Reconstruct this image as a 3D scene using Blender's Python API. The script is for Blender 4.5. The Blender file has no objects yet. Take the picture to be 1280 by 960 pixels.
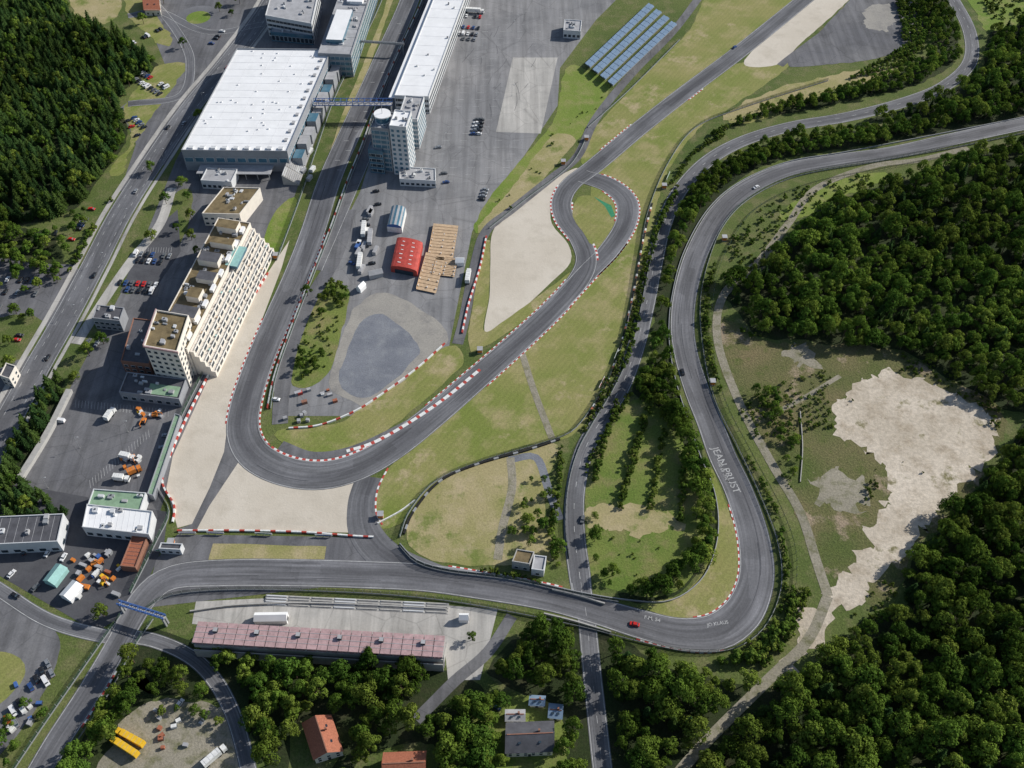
import bpy, bmesh, math, random
from mathutils import Vector, noise as mn
from mathutils.geometry import tessellate_polygon
random.seed(7)
R=random.uniform
# ------------------------------------------------------------------ survey frame
H=400.0; PIT=math.radians(50); F=1256.0
def P(px,py,z=0.0):
    a=(px-640)/F; s=(480-py)/F
    ry=math.cos(PIT)+math.sin(PIT)*s; rz=-math.sin(PIT)+math.cos(PIT)*s
    t=(z-H)/rz
    return Vector((a*t,ry*t,z))
scn=bpy.context.scene
def link(o): scn.collection.objects.link(o); return o
# ------------------------------------------------------------------ materials
def newmat(name):
    m=bpy.data.materials.new(name); m.use_nodes=True
    nt=m.node_tree; nt.nodes.clear()
    out=nt.nodes.new('ShaderNodeOutputMaterial'); b=nt.nodes.new('ShaderNodeBsdfPrincipled')
    nt.links.new(b.outputs[0],out.inputs[0]); b.inputs['Specular IOR Level'].default_value=0.25
    return m,nt,b,out
def noi(nt,vec,scale,detail=4,rough=.6):
    n=nt.nodes.new('ShaderNodeTexNoise'); n.inputs['Scale'].default_value=scale
    n.inputs['Detail'].default_value=detail; n.inputs['Roughness'].default_value=rough
    if vec is not None: nt.links.new(vec,n.inputs['Vector'])
    return n.outputs['Fac']
def ramp(nt,fac,stops):
    r=nt.nodes.new('ShaderNodeValToRGB'); e=r.color_ramp.elements
    while len(e)<len(stops): e.new(.5)
    for i,(p,c) in enumerate(stops):
        e[i].position=p; e[i].color=(c[0],c[1],c[2],1) if hasattr(c,'__len__') else (c,c,c,1)
    nt.links.new(fac,r.inputs[0]); return r.outputs[0]
def mix(nt,a,b,fac,mode='MIX'):
    m=nt.nodes.new('ShaderNodeMix'); m.data_type='RGBA'; m.blend_type=mode
    for s,v in ((m.inputs[6],a),(m.inputs[7],b)):
        if hasattr(v,'is_linked'): nt.links.new(v,s)
        else: s.default_value=(v[0],v[1],v[2],1)
    if hasattr(fac,'is_linked'): nt.links.new(fac,m.inputs[0])
    else: m.inputs[0].default_value=fac
    return m.outputs[2]
def pos(nt): return nt.nodes.new('ShaderNodeNewGeometry').outputs['Position']
def ground_mat(name,c1,c2,c3,big=.012,mid=.09,fine=1.2,contrast=.35,rough=.95,bump=.0,spots=None,mow=None,cracks=False):
    m,nt,b,_=newmat(name); p=pos(nt)
    col=ramp(nt,noi(nt,p,big,5,.6),[(.38,c1),(.62,c2)])
    col=mix(nt,col,c3,ramp(nt,noi(nt,p,mid,6,.65),[(.48,0.),(.68,.9)]))
    if spots: col=mix(nt,col,spots[0],ramp(nt,noi(nt,p,spots[1],6,.68),[(spots[2],0.),(spots[2]+.09,1.)]))
    if mow is not None:
        mp=nt.nodes.new('ShaderNodeMapping'); mp.inputs['Rotation'].default_value=(0,0,mow); nt.links.new(p,mp.inputs[0])
        wv=nt.nodes.new('ShaderNodeTexWave'); wv.inputs['Scale'].default_value=.11; wv.inputs['Distortion'].default_value=3.5; wv.inputs['Detail'].default_value=3; wv.inputs['Detail Scale'].default_value=.25
        nt.links.new(mp.outputs[0],wv.inputs[0]); col=mix(nt,col,ramp(nt,wv.outputs['Fac'],[(.3,.965),(.7,1.03)]),1.,'MULTIPLY')
    if cracks:
        vo=nt.nodes.new('ShaderNodeTexVoronoi'); vo.feature='DISTANCE_TO_EDGE'; vo.inputs['Scale'].default_value=.055
        nt.links.new(p,vo.inputs['Vector']); col=mix(nt,col,ramp(nt,vo.outputs['Distance'],[(0.,.78),(.018,1.)]),1.,'MULTIPLY')
        mp=nt.nodes.new('ShaderNodeMapping'); mp.inputs['Rotation'].default_value=(0,0,.32); mp.inputs['Scale'].default_value=(.25,.012,1); nt.links.new(p,mp.inputs[0])
        col=mix(nt,col,ramp(nt,noi(nt,mp.outputs[0],1.,4,.6),[(.35,.82),(.65,1.16)]),1.,'MULTIPLY')
    k=ramp(nt,noi(nt,p,fine,5,.75),[(.3,1-contrast),(.7,1+contrast)])
    col=mix(nt,col,k,1.,'MULTIPLY')
    nt.links.new(col,b.inputs['Base Color']); b.inputs['Roughness'].default_value=rough
    if bump:
        bp=nt.nodes.new('ShaderNodeBump'); bp.inputs['Strength'].default_value=bump; bp.inputs['Distance'].default_value=.6
        nt.links.new(noi(nt,p,.8,5,.7),bp.inputs['Height']); nt.links.new(bp.outputs[0],b.inputs['Normal'])
    return m
def plain(name,c,rough=.7,var=.15,scale=.6,metal=0.,spec=.25):
    m,nt,b,_=newmat(name)
    tc=pos(nt)
    k=ramp(nt,noi(nt,tc,scale,5,.7),[(.3,1-var),(.7,1+var)])
    nt.links.new(mix(nt,c,k,1.,'MULTIPLY'),b.inputs['Base Color'])
    b.inputs['Roughness'].default_value=rough; b.inputs['Metallic'].default_value=metal
    b.inputs['Specular IOR Level'].default_value=spec
    return m
def asphalt_road(name,c,dark,worn=.3):
    m,nt,b,_=newmat(name); p=pos(nt)
    uv=nt.nodes.new('ShaderNodeUVMap').outputs[0]
    mp=nt.nodes.new('ShaderNodeMapping'); mp.inputs['Scale'].default_value=(11,.02,1); nt.links.new(uv,mp.inputs[0])
    col=ramp(nt,noi(nt,p,.03,5,.6),[(.35,[x*.78 for x in c]),(.65,[x*1.2 for x in c])])
    st=ramp(nt,noi(nt,mp.outputs[0],1.,5,.6),[(.35,1-worn),(.65,1+worn)])
    col=mix(nt,col,st,1.,'MULTIPLY')
    sx=nt.nodes.new('ShaderNodeSeparateXYZ'); nt.links.new(uv,sx.inputs[0])
    band=ramp(nt,sx.outputs[0],[(.15,0.),(.4,.8),(.6,.8),(.85,0.)])
    mp2=nt.nodes.new('ShaderNodeMapping'); mp2.inputs['Scale'].default_value=(2,.012,1); nt.links.new(uv,mp2.inputs[0])
    bf=mix(nt,band,ramp(nt,noi(nt,mp2.outputs[0],1.,3,.5),[(.35,0.),(.6,1.)]),1.,'MULTIPLY')
    col=mix(nt,col,dark,bf)
    mp3=nt.nodes.new('ShaderNodeMapping'); mp3.inputs['Scale'].default_value=(2.,.03,1); nt.links.new(uv,mp3.inputs[0])
    vo=nt.nodes.new('ShaderNodeTexVoronoi'); vo.distance='CHEBYCHEV'; vo.inputs['Scale'].default_value=1.; nt.links.new(mp3.outputs[0],vo.inputs['Vector'])
    hs=nt.nodes.new('ShaderNodeSeparateColor'); nt.links.new(vo.outputs['Color'],hs.inputs[0])
    col=mix(nt,col,ramp(nt,hs.outputs[0],[(.0,.84),(.2,.97),(.8,1.03),(1.,1.18)]),1.,'MULTIPLY')
    col=mix(nt,col,ramp(nt,noi(nt,p,.9,6,.8),[(.3,.82),(.7,1.18)]),1.,'MULTIPLY')
    nt.links.new(col,b.inputs['Base Color']); b.inputs['Roughness'].default_value=.8
    return m
M={}
M['ground']=ground_mat('rough_grass',(.07,.105,.024),(.115,.14,.04),(.17,.16,.075),contrast=.45,bump=.6)
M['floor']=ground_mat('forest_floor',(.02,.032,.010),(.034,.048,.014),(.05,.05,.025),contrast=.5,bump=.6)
M['infield']=ground_mat('mown_grass',(.165,.20,.045),(.245,.235,.085),(.33,.28,.14),contrast=.26,big=.018,mid=.05,bump=.25,spots=((.36,.30,.17),.035,.57),mow=.6)
M['lush']=ground_mat('lush_grass',(.13,.20,.03),(.19,.23,.052),(.25,.24,.095),contrast=.3,bump=.4)
M['field']=ground_mat('meadow_grass',(.11,.165,.03),(.17,.20,.05),(.23,.20,.09),contrast=.35,bump=.5,big=.03,mid=.07)
M['dry']=ground_mat('dry_grass',(.34,.29,.15),(.25,.24,.09),(.40,.33,.20),contrast=.25,big=.03,bump=.3,spots=((.16,.19,.05),.04,.55))
M['scrub']=ground_mat('scrub_heath',(.085,.11,.03),(.18,.145,.075),(.075,.105,.022),contrast=.5,big=.03,mid=.12,bump=.8,spots=((.30,.235,.165),.05,.56))
M['gravel']=ground_mat('gravel_trap_stones',(.52,.465,.385),(.58,.525,.445),(.47,.42,.345),contrast=.09,big=.02,fine=2.5,bump=.2)
M['sand']=ground_mat('bare_quarry_soil',(.44,.38,.30),(.58,.51,.42),(.35,.29,.215),contrast=.25,big=.035,mid=.1,fine=.5,bump=.4,spots=((.20,.18,.095),.07,.58))
M['path']=ground_mat('dirt_track',(.31,.28,.22),(.24,.22,.17),(.14,.14,.07),contrast=.3,mid=.2,bump=.4)
M['dusty']=ground_mat('dusty_hardstanding',(.28,.265,.24),(.33,.31,.275),(.21,.20,.19),contrast=.2,mid=.08,big=.03)
M['asph']=ground_mat('yard_asphalt',(.13,.13,.14),(.17,.168,.172),(.10,.10,.105),contrast=.16,big=.02,mid=.06,cracks=True)
M['asphL']=ground_mat('paddock_asphalt',(.20,.20,.205),(.255,.25,.25),(.165,.165,.17),contrast=.14,big=.015,mid=.05,spots=((.125,.125,.13),.035,.62),cracks=True)
M['asphD']=ground_mat('fresh_asphalt',(.075,.077,.085),(.10,.10,.108),(.06,.06,.068),contrast=.15)
M['conc']=ground_mat('concrete_slab',(.38,.365,.34),(.44,.42,.39),(.33,.32,.30),contrast=.1,big=.03,cracks=True)
M['lot']=ground_mat('crushed_stone_lot',(.15,.16,.185),(.19,.20,.225),(.24,.25,.265),contrast=.3,big=.05,fine=1.5)
M['track']=asphalt_road('race_track_asphalt',(.145,.146,.155),(.07,.07,.078))
M['north']=asphalt_road('old_circuit_asphalt',(.15,.15,.16),(.085,.085,.092))
M['road']=asphalt_road('public_road_asphalt',(.145,.146,.155),(.10,.10,.108))
M['white']=plain('white_paint',(.68,.68,.66),.6,.2,.8)
M['faded']=plain('faded_white_paint',(.36,.36,.36),.7,.5,.9)
M['line']=plain('worn_line_paint',(.50,.50,.49),.7,.4,.25)
M['red']=plain('red_paint',(.42,.065,.05),.6,.3,.5)
M['green']=plain('green_paint',(.04,.22,.11),.6,.25,.8)
M['blue']=plain('blue_paint',(.06,.13,.34),.5)
M['yellow']=plain('yellow_paint',(.75,.45,.03),.5)
M['orange']=plain('orange_paint',(.60,.20,.04),.5)
M['roofW']=plain('white_roof_membrane',(.78,.78,.78),.6,.07,.12)
M['seam']=plain('roof_seam',(.64,.64,.65),.6,.07,.12)
M['roofG']=plain('grey_roof_membrane',(.36,.36,.37),.7,.2,.2)
M['roofD']=plain('dark_roof',(.09,.09,.10),.7,.25,.3)
M['roofT']=plain('clay_tile_roof',(.33,.12,.07),.8,.3,1.5)
M['roofP']=plain('faded_red_stand_roof',(.40,.27,.27),.7,.25,.5)
M['roofM']=plain('mossy_flat_roof',(.17,.13,.07),.9,.45,.25)
M['roofGr']=plain('green_flat_roof',(.22,.33,.22),.8,.2,.3)
M['cream']=plain('cream_render',(.68,.63,.56),.8,.08,.3)
M['wall']=plain('light_cladding',(.55,.56,.57),.6,.08,.3)
M['wallG']=plain('grey_cladding',(.27,.28,.30),.6,.1,.3)
M['concw']=plain('concrete_wall',(.38,.37,.35),.85,.15,.5)
M['brick']=plain('brick_brown',(.26,.13,.09),.85,.15,.8)
M['glass']=plain('window_glass',(.03,.045,.06),.12,.3,.3,spec=.6)
M['glassB']=plain('blue_glazing',(.07,.16,.22),.15,.3,.2,spec=.6)
M['steel']=plain('galvanised_steel',(.34,.35,.36),.5,.1,.8,.3)
M['dark']=plain('dark_metal',(.04,.045,.05),.5)
M['wood']=plain('wood_decking',(.50,.36,.23),.8,.25,.6)
M['solar']=plain('solar_cells',(.20,.28,.38),.25,.15,.3,spec=.6)
M['tyre']=plain('tyre_rubber',(.02,.02,.02),.8)
M['bark']=plain('bark',(.09,.065,.045),.9,.3,1.)
M['awning']=plain('turquoise_awning',(.28,.48,.45),.7)
def meshmat(name,c,open_=.6):
    m,nt,b,out=newmat(name); b.inputs['Base Color'].default_value=(*c,1); b.inputs['Roughness'].default_value=.6
    t=nt.nodes.new('ShaderNodeBsdfTransparent'); mx=nt.nodes.new('ShaderNodeMixShader'); mx.inputs[0].default_value=open_
    nt.links.new(b.outputs[0],mx.inputs[1]); nt.links.new(t.outputs[0],mx.inputs[2]); nt.links.new(mx.outputs[0],out.inputs[0]); return m
M['wire']=meshmat('fence_wire_mesh',(.05,.09,.06),.5)
def leafmat(name,a,bcol,c):
    m,nt,b,out=newmat(name); nt.nodes.remove(b)
    oi=nt.nodes.new('ShaderNodeObjectInfo'); p=pos(nt)
    col=ramp(nt,oi.outputs['Random'],[(0.,a),(.5,bcol),(1.,c)])
    col=mix(nt,col,ramp(nt,noi(nt,p,.012,3,.5),[(.4,.72),(.6,1.25)]),1.,'MULTIPLY')
    col=mix(nt,col,ramp(nt,noi(nt,p,.7,3,.6),[(.35,.6),(.65,1.4)]),1.,'MULTIPLY')
    d=nt.nodes.new('ShaderNodeBsdfDiffuse'); t=nt.nodes.new('ShaderNodeBsdfTranslucent'); mx=nt.nodes.new('ShaderNodeMixShader'); mx.inputs[0].default_value=.25
    nt.links.new(col,d.inputs[0]); nt.links.new(col,t.inputs[0])
    nt.links.new(d.outputs[0],mx.inputs[1]); nt.links.new(t.outputs[0],mx.inputs[2]); nt.links.new(mx.outputs[0],out.inputs[0]); return m
M['leaf']=leafmat('broadleaf_foliage',(.062,.12,.02),(.105,.168,.026),(.17,.22,.038))
M['needle']=leafmat('conifer_foliage',(.038,.08,.025),(.055,.10,.028),(.09,.14,.033))
M['shrubm']=leafmat('shrub_foliage',(.075,.13,.023),(.11,.17,.03),(.165,.21,.04))
# ------------------------------------------------------------------ mesh helpers
class B:
    def __init__(s): s.v=[];s.f=[];s.m=[];s.mats=[];s.uv=[]
    def mi(s,k):
        if k not in s.mats: s.mats.append(k)
        return s.mats.index(k)
    def face(s,vs,k,uv=None):
        n=len(s.v); s.v+= [tuple(x) for x in vs]; s.f.append(tuple(range(n,n+len(vs)))); s.m.append(s.mi(k)); s.uv.append(uv)
    def box(s,c,d,k,rz=0.,top=None,tf=None,tp=1.,tpy=None):
        x,y,z=d[0]/2,d[1]/2,d[2]/2; tpy=tp if tpy is None else tpy
        cr,sr=math.cos(rz),math.sin(rz); pts=[]
        for sz,t,ty in ((-1,1.,1.),(1,tp,tpy)):
            for sx,sy in ((-1,-1),(1,-1),(1,1),(-1,1)):
                a,b=sx*x*t,sy*y*ty
                q=(c[0]+a*cr-b*sr,c[1]+a*sr+b*cr,c[2]+sz*z)
                if tf: q=tf(*q)
                pts.append(q)
        n=len(s.v); s.v+=[tuple(q) for q in pts]
        for i,f in enumerate(((0,3,2,1),(4,5,6,7),(0,1,5,4),(1,2,6,5),(2,3,7,6),(3,0,4,7))):
            s.f.append(tuple(n+j for j in f)); s.m.append(s.mi(top if (i==1 and top) else k)); s.uv.append(None)
    def cyl(s,c,r,h,k,n=10,r2=None,axis='z',tf=None):
        r2=r if r2 is None else r2; b=len(s.v)
        for r_,z in ((r,-h/2),(r2,h/2)):
            for i in range(n):
                a=2*math.pi*i/n; q=(r_*math.cos(a),r_*math.sin(a),z)
                if axis=='y': q=(q[0],q[2],q[1])
                if axis=='x': q=(q[2],q[0],q[1])
                q=(c[0]+q[0],c[1]+q[1],c[2]+q[2])
                if tf:q=tf(*q)
                s.v.append(tuple(q))
        for i in range(n):
            j=(i+1)%n; s.f.append((b+i,b+j,b+n+j,b+n+i)); s.m.append(s.mi(k)); s.uv.append(None)
        s.f.append(tuple(b+n+i for i in range(n))); s.m.append(s.mi(k)); s.uv.append(None)
        s.f.append(tuple(b+i for i in reversed(range(n)))); s.m.append(s.mi(k)); s.uv.append(None)
    def mesh(s,name):
        me=bpy.data.meshes.new(name); me.from_pydata(s.v,[],s.f)
        for k in s.mats: me.materials.append(M[k] if isinstance(k,str) else k)
        me.polygons.foreach_set('material_index',s.m)
        if any(u is not None for u in s.uv):
            l=me.uv_layers.new(name='UVMap'); i=0
            for f,u in zip(s.f,s.uv):
                for j in range(len(f)):
                    l.data[i].uv=u[j] if u else (0,0); i+=1
        me.update(); return me
    def obj(s,name,parent=None,loc=None):
        o=link(bpy.data.objects.new(name,s.mesh(name)))
        if loc: o.location=loc
        if parent: o.parent=parent
        return o
def empty(name,loc):
    e=link(bpy.data.objects.new(name,None)); e.location=loc; e.empty_display_size=2; return e
def cr(pts,step=3.,closed=False):
    n=len(pts); out=[]; rng=range(n) if closed else range(n-1)
    for i in rng:
        g=(lambda k:pts[k%n]) if closed else (lambda k:pts[max(0,min(n-1,k))])
        a,b,c,d=g(i-1),g(i),g(i+1),g(i+2)
        if not closed:
            if i==0: a=b*2-c
            if i==n-2: d=c*2-b
        m=max(1,int((c-b).length/step))
        for j in range(m):
            t=j/m; out.append(.5*((2*b)+(c-a)*t+(2*a-5*b+4*c-d)*t*t+(3*b-a-3*c+d)*t**3))
    if not closed: out.append(pts[-1].copy())
    return out
def line(px,step=3.,wdef=0.):
    v=[]
    for q in px:
        p=P(q[0],q[1]); v.append(Vector((p.x,p.y,q[2] if len(q)>2 else wdef)))
    s=cr(v,step)
    return [(Vector((a.x,a.y,0)),a.z) for a in s]
def normals(pts):
    out=[]
    for i in range(len(pts)):
        a=pts[max(0,i-1)];b=pts[min(len(pts)-1,i+1)]; t=(b-a); t.z=0
        if t.length<1e-6: t=Vector((1,0,0))
        t.normalize(); out.append(Vector((-t.y,t.x,0)))
    return out
def offs(pts,o):
    n=normals(pts); return [p+q*(o[i] if hasattr(o,'__len__') else o) for i,(p,q) in enumerate(zip(pts,n))]
def ribbon(name,L,z,k,b=None):
    pts=[q[0] for q in L]; w=[q[1] for q in L]; n=normals(pts); own=b is None; b=b or B(); d=0
    for i in range(len(pts)-1):
        l=(pts[i+1]-pts[i]).length
        A=pts[i]-n[i]*w[i]/2;Bq=pts[i]+n[i]*w[i]/2;C=pts[i+1]+n[i+1]*w[i+1]/2;D=pts[i+1]-n[i+1]*w[i+1]/2
        vs=[Vector((q.x,q.y,z)) for q in (A,D,C,Bq)]
        b.face(vs,k,[(0,d),(0,d+l),(1,d+l),(1,d)]); d+=l
    if own: return b.obj(name)
def edge_lines(L,z,inset=.5,w=.2,b=None):
    pts=[q[0] for q in L]
    for sgn in (-1,1):
        e=offs(pts,[sgn*(q[1]/2-inset) for q in L]); ribbon('',[(p,w) for p in e],z,'line',b)
def dashes(L,z,b,off=0.,on=3.,gap=6.,w=.18):
    pts=offs([q[0] for q in L],off); d=0
    for i in range(len(pts)-1):
        l=(pts[i+1]-pts[i]).length; ph=d%(on+gap)
        if ph<on: ribbon('',[(pts[i],w),(pts[i+1],w)],z,'line',b)
        d+=l
def poly(name,px,z,k,jit=0.,smooth=True):
    v=[Vector((*P(*q).xy,0)) for q in px]
    if smooth: v=cr(v,1.5 if jit>4 else 3. if jit else 4.,True)
    else:
        o=[]
        for i in range(len(v)):
            a,c=v[i],v[(i+1)%len(v)]; m=max(1,int((c-a).length/6))
            o+=[a.lerp(c,j/m) for j in range(m)]
        v=o
    if jit: v=[p+Vector((mn.noise(p*.13)*jit+mn.noise(p*.5)*jit*.5,mn.noise(p*.13+Vector((9,9,9)))*jit+mn.noise(p*.5+Vector((5,2,1)))*jit*.5,0)) for p in v]
    v=[Vector((p.x,p.y,z)) for p in v]
    tr=tessellate_polygon([v]); me=bpy.data.meshes.new(name)
    fs=[]
    for t in tr:
        a,b_,c=[v[i] for i in t]
        fs.append(t if (b_-a).cross(c-a).z>0 else (t[0],t[2],t[1]))
    me.from_pydata([tuple(p) for p in v],[],fs); me.materials.append(M[k]); me.update()
    return link(bpy.data.objects.new(name,me))
def kerb(name,pts,ks=('red','white'),w=1.,z=.10,h=.06):
    b=B(); n=normals(pts)
    for i in range(len(pts)-1):
        A=pts[i]-n[i]*w/2;D=pts[i+1]-n[i+1]*w/2;C=pts[i+1]+n[i+1]*w/2;E=pts[i]+n[i]*w/2
        k=ks[i%len(ks)]; zz=z+h
        b.face([(q.x,q.y,zz) for q in (A,D,C,E)],k)
        b.face([(A.x,A.y,0),(D.x,D.y,0),(D.x,D.y,zz),(A.x,A.y,zz)],k)
        b.face([(C.x,C.y,0),(E.x,E.y,0),(E.x,E.y,zz),(C.x,C.y,zz)],k)
    return b.obj(name)
def resamp(pts,step):
    out=[pts[0]];acc=0
    for i in range(len(pts)-1):
        a,b=pts[i],pts[i+1]; l=(b-a).length
        while acc+l>=step:
            t=(step-acc)/l if l>0 else 0; a=a.lerp(b,t); out.append(a); l=(b-a).length; acc=0
        acc+=l
    return out
def wall(name,pts,h=1.,th=.5,ks=('steel',),seg=3.):
    pts=resamp(pts,seg); b=B(); n=normals(pts)
    for i in range(len(pts)-1):
        A=pts[i]-n[i]*th/2;D=pts[i+1]-n[i+1]*th/2;C=pts[i+1]+n[i+1]*th/2;E=pts[i]+n[i]*th/2; k=ks[i%len(ks)]
        f=lambda q,z:(q.x,q.y,z)
        b.face([f(A,h),f(D,h),f(C,h),f(E,h)],k); b.face([f(A,0),f(D,0),f(D,h),f(A,h)],k); b.face([f(C,0),f(E,0),f(E,h),f(C,h)],k)
    return b.obj(name)
def fence(name,pts,h=3.,armco=True):
    pts=resamp(pts,4.); b=B(); n=normals(pts)
    for i in range(len(pts)-1):
        p,q=pts[i],pts[i+1]
        b.box((p.x,p.y,h/2),(.14,.14,h),'steel')
        b.face([(p.x,p.y,.9),(q.x,q.y,.9),(q.x,q.y,h),(p.x,p.y,h)],'wire')
        if armco:
            o=n[i]*.12;o2=n[i+1]*.12
            for z0,z1 in ((.25,.55),(.65,.95)):
                for sg in (-1,1):
                    b.face([(p+o*sg).to_tuple()[:2]+(z0,),(q+o2*sg).to_tuple()[:2]+(z0,),(q+o2*sg).to_tuple()[:2]+(z1,),(p+o*sg).to_tuple()[:2]+(z1,)],'steel')
                b.face([(p-o).to_tuple()[:2]+(z1,),(q-o2).to_tuple()[:2]+(z1,),(q+o2).to_tuple()[:2]+(z1,),(p+o).to_tuple()[:2]+(z1,)],'steel')
    return b.obj(name)
def pl(px,step=3.): return [q[0] for q in line(px,step)]
# ------------------------------------------------------------------ ground sheets
b=B(); b.face([(-6000,-3000,0),(6000,-3000,0),(6000,9000,0),(-6000,9000,0)],'ground'); b.obj('ground')
Z1,Z2,Z3,Z4=.03,.06,.09,.12
FOR={}
FOR['tl']=[(-120,-60),(60,-60),(80,0),(95,30),(150,45),(200,85),(180,95),(145,125),(160,170),(130,215),(100,255),(60,275),(0,285),(-90,300)]
FOR['left2']=[(-60,300),(20,285),(70,300),(80,350),(40,345),(0,340),(-60,360)]
FOR['lmid']=[(-60,480),(0,500),(40,455),(78,470),(75,500),(45,560),(20,600),(90,640),(60,650),(-60,660)]
FOR['right']=[(1010,270),(1060,245),(1130,225),(1190,205),(1290,175),(1400,160),(1430,560),(1290,520),(1240,505),(1180,470),(1130,440),(1070,435),(1000,425),(950,420),(925,395),(905,360),(950,335),(985,300)]
FOR['lowr']=[(1430,540),(1290,525),(1262,565),(1215,615),(1165,670),(1135,715),(1130,760),(1075,780),(1035,815),(985,860),(900,850),(830,830),(750,790),(752,850),(770,1010),(1100,1040),(1500,1040)]
FOR['botm']=[(640,800),(680,785),(722,785),(732,860),(746,960),(752,1020),(700,1020),(698,905),(655,870),(610,840)]
FOR['botl']=[(330,835),(420,832),(500,835),(590,850),(610,900),(640,960),(620,1010),(560,1000),(540,930),(450,950),(440,990),(400,985),(425,935),(400,895),(375,900),(350,985),(330,960),(310,900)]
FOR['botl2']=[(150,840),(185,850),(190,880),(140,930),(110,1000),(60,1000),(100,930),(130,870)]
FOR['botl3']=[(180,785),(240,800),(330,830),(325,890),(300,925),(285,880),(180,865),(165,830)]
FOR['ns_strip']=[(925,195),(960,180),(1060,165),(1150,155),(1240,130),(1290,120),(1290,148),(1200,163),(1110,178),(1040,188),(975,200),(925,225),(890,260),(870,300),(850,350),(840,410),(835,440),(815,440),(820,370),(830,310),(848,260),(880,218)]
FOR['ns_strip2']=[(815,450),(838,450),(855,500),(872,550),(890,610),(893,660),(878,705),(850,740),(810,755),(770,742),(800,735),(850,705),(870,660),(868,620),(850,570),(830,520),(790,490)]
FOR['tr']=[(1130,-30),(1175,-20),(1195,40),(1195,75),(1150,105),(1090,120),(1010,138),(950,150),(915,158),(925,150),(1000,125),(1080,105),(1140,85),(1165,55),(1150,20)]
FOR['tr2']=[(1240,40),(1300,20),(1420,-40),(1420,60),(1330,110),(1270,125),(1200,140),(1130,150),(1080,152),(1180,120),(1225,90)]
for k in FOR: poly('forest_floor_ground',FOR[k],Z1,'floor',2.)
poly('infield_grass',[(745,205),(830,140),(900,85),(985,80),(920,130),(880,155),(850,190),(828,230),(812,300),(800,350),(785,420),(760,480),(730,530),(700,550),(640,562),(560,600),(500,655),(470,655),(475,600),(600,470),(730,350)],Z2,'infield',1.)
poly('infield_grass',[(735,170),(800,100),(860,40),(900,-20),(1020,-30),(990,10),(900,80),(820,140),(740,205),(725,195)],Z2,'infield',1.)
poly('slope_grass',[(708,85),(735,88),(762,108),(740,150),(700,200),(640,262),(605,290),(592,285),(610,250),(655,195),(692,150)],Z2,'lush',1.)
poly('verge_grass',[(640,235),(690,170),(720,175),(700,200),(645,262),(608,290),(598,283)],Z3,'dry',1.)
poly('dry_field_grass',[(640,566),(696,556),(685,600),(680,650),(690,700),(600,707),(540,700),(512,682),(508,655),(528,622),(578,588)],Z3,'dry',1.)
poly('field_grass',[(790,500),(830,515),(858,560),(885,610),(885,660),(868,715),(830,745),(780,740),(740,722),(733,650),(738,590)],Z2,'field',1.)
poly('bare_soil_patch',[(735,640),(780,630),(840,645),(850,660),(800,668),(740,660)],Z3,'dry',5.)
poly('hairpin_verge_grass',[(888,585),(905,620),(926,690),(922,745),(885,777),(835,770),(800,755),(850,745),(880,710),(895,660),(892,620)],Z3,'infield',1.)
poly('scrub_clearing',[(900,395),(960,425),(1060,430),(1120,440),(1180,470),(1250,510),(1250,565),(1205,625),(1140,690),(1120,740),(1050,745),(1015,690),(985,610),(935,530),(900,460)],Z2,'scrub',3.)
poly('bare_quarry_ground',[(1075,478),(1120,466),(1190,490),(1245,530),(1235,570),(1195,618),(1155,662),(1120,705),(1068,750),(1030,800),(988,845),(990,795),(1025,750),(1065,705),(1092,660),(1112,622),(1108,584),(1050,542),(1044,510)],Z3,'sand',7.)
for q in (((1020,600),(1060,590),(1090,610),(1070,640),(1030,630)),((990,430),(1020,440),(1010,460),(985,450))): poly('bare_soil_patch',q,Z3-.01,'path',8.)
poly('strip_ground',[(912,150),(1000,115),(1100,90),(1150,30),(1120,80),(1060,105),(950,150)],Z2,'infield',2.)
poly('gravel_runoff',[(1075,-20),(1045,15),(1000,55),(975,80),(930,80),(960,45),(1010,0),(1020,-20)],Z3,'gravel',0.5)
poly('upper_yard_asphalt',[(1085,-20),(1120,-20),(1150,20),(1150,50),(1100,72),(1040,80),(985,82),(1010,55)],Z3,'asph',1.)
poly('rubble_ground',[(1085,10),(1110,5),(1120,25),(1100,40),(1080,30)],Z4,'dusty',5.)
poly('upper_bank_ground',[(905,145),(960,115),(1050,92),(1120,85),(1100,100),(1010,118),(940,150)],Z4,'dry',3.)
poly('corner_grass',[(1200,-40),(1300,-40),(1290,20),(1240,40),(1222,20)],Z3,'lush',2.)
poly('clearing_grass',[(85,-40),(150,-40),(150,10),(130,30),(95,22)],Z3,'dry',2.)
poly('forest_glade_grass',[(975,270),(1010,240),(1090,215),(1110,225),(1050,245),(1000,275)],Z3,'lush',3.)
# paddock
poly('paddock_asphalt',[(495,100),(560,-60),(830,-60),(745,25),(700,85),(697,132),(655,195),(610,250),(590,290),(560,440),(470,520),(420,520),(350,520),(340,480),(380,400),(425,290),(450,240)],Z1+.005,'asphL',0,False)
poly('concrete_apron_pavement',[(641,72),(697,72),(676,167),(620,165)],Z2+.01,'conc',0,False)
poly('car_park_asphalt',[(385,0),(420,80),(370,240),(330,345),(225,560),(200,640),(20,605),(85,490),(160,350),(220,200),(300,60)],Z1+.01,'asph',0,False)
poly('plaza_asphalt',[(150,-60),(450,-60),(420,60),(290,70),(215,200),(150,240),(170,180),(150,135),(210,90),(190,40)],Z1+.008,'asph',0,False)
poly('works_yard_asphalt',[(20,605),(210,640),(205,680),(170,760),(120,790),(0,720),(-60,690),(-60,640)],Z1+.012,'asphD',0,False)
poly('left_car_park',[(-60,340),(60,330),(100,345),(55,430),(0,520),(-60,560)],Z1+.006,'asph',1.)
poly('left_verge_grass',[(-60,410),(40,395),(55,430),(0,460),(-60,470)],Z2+.003,'ground',2.)
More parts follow.
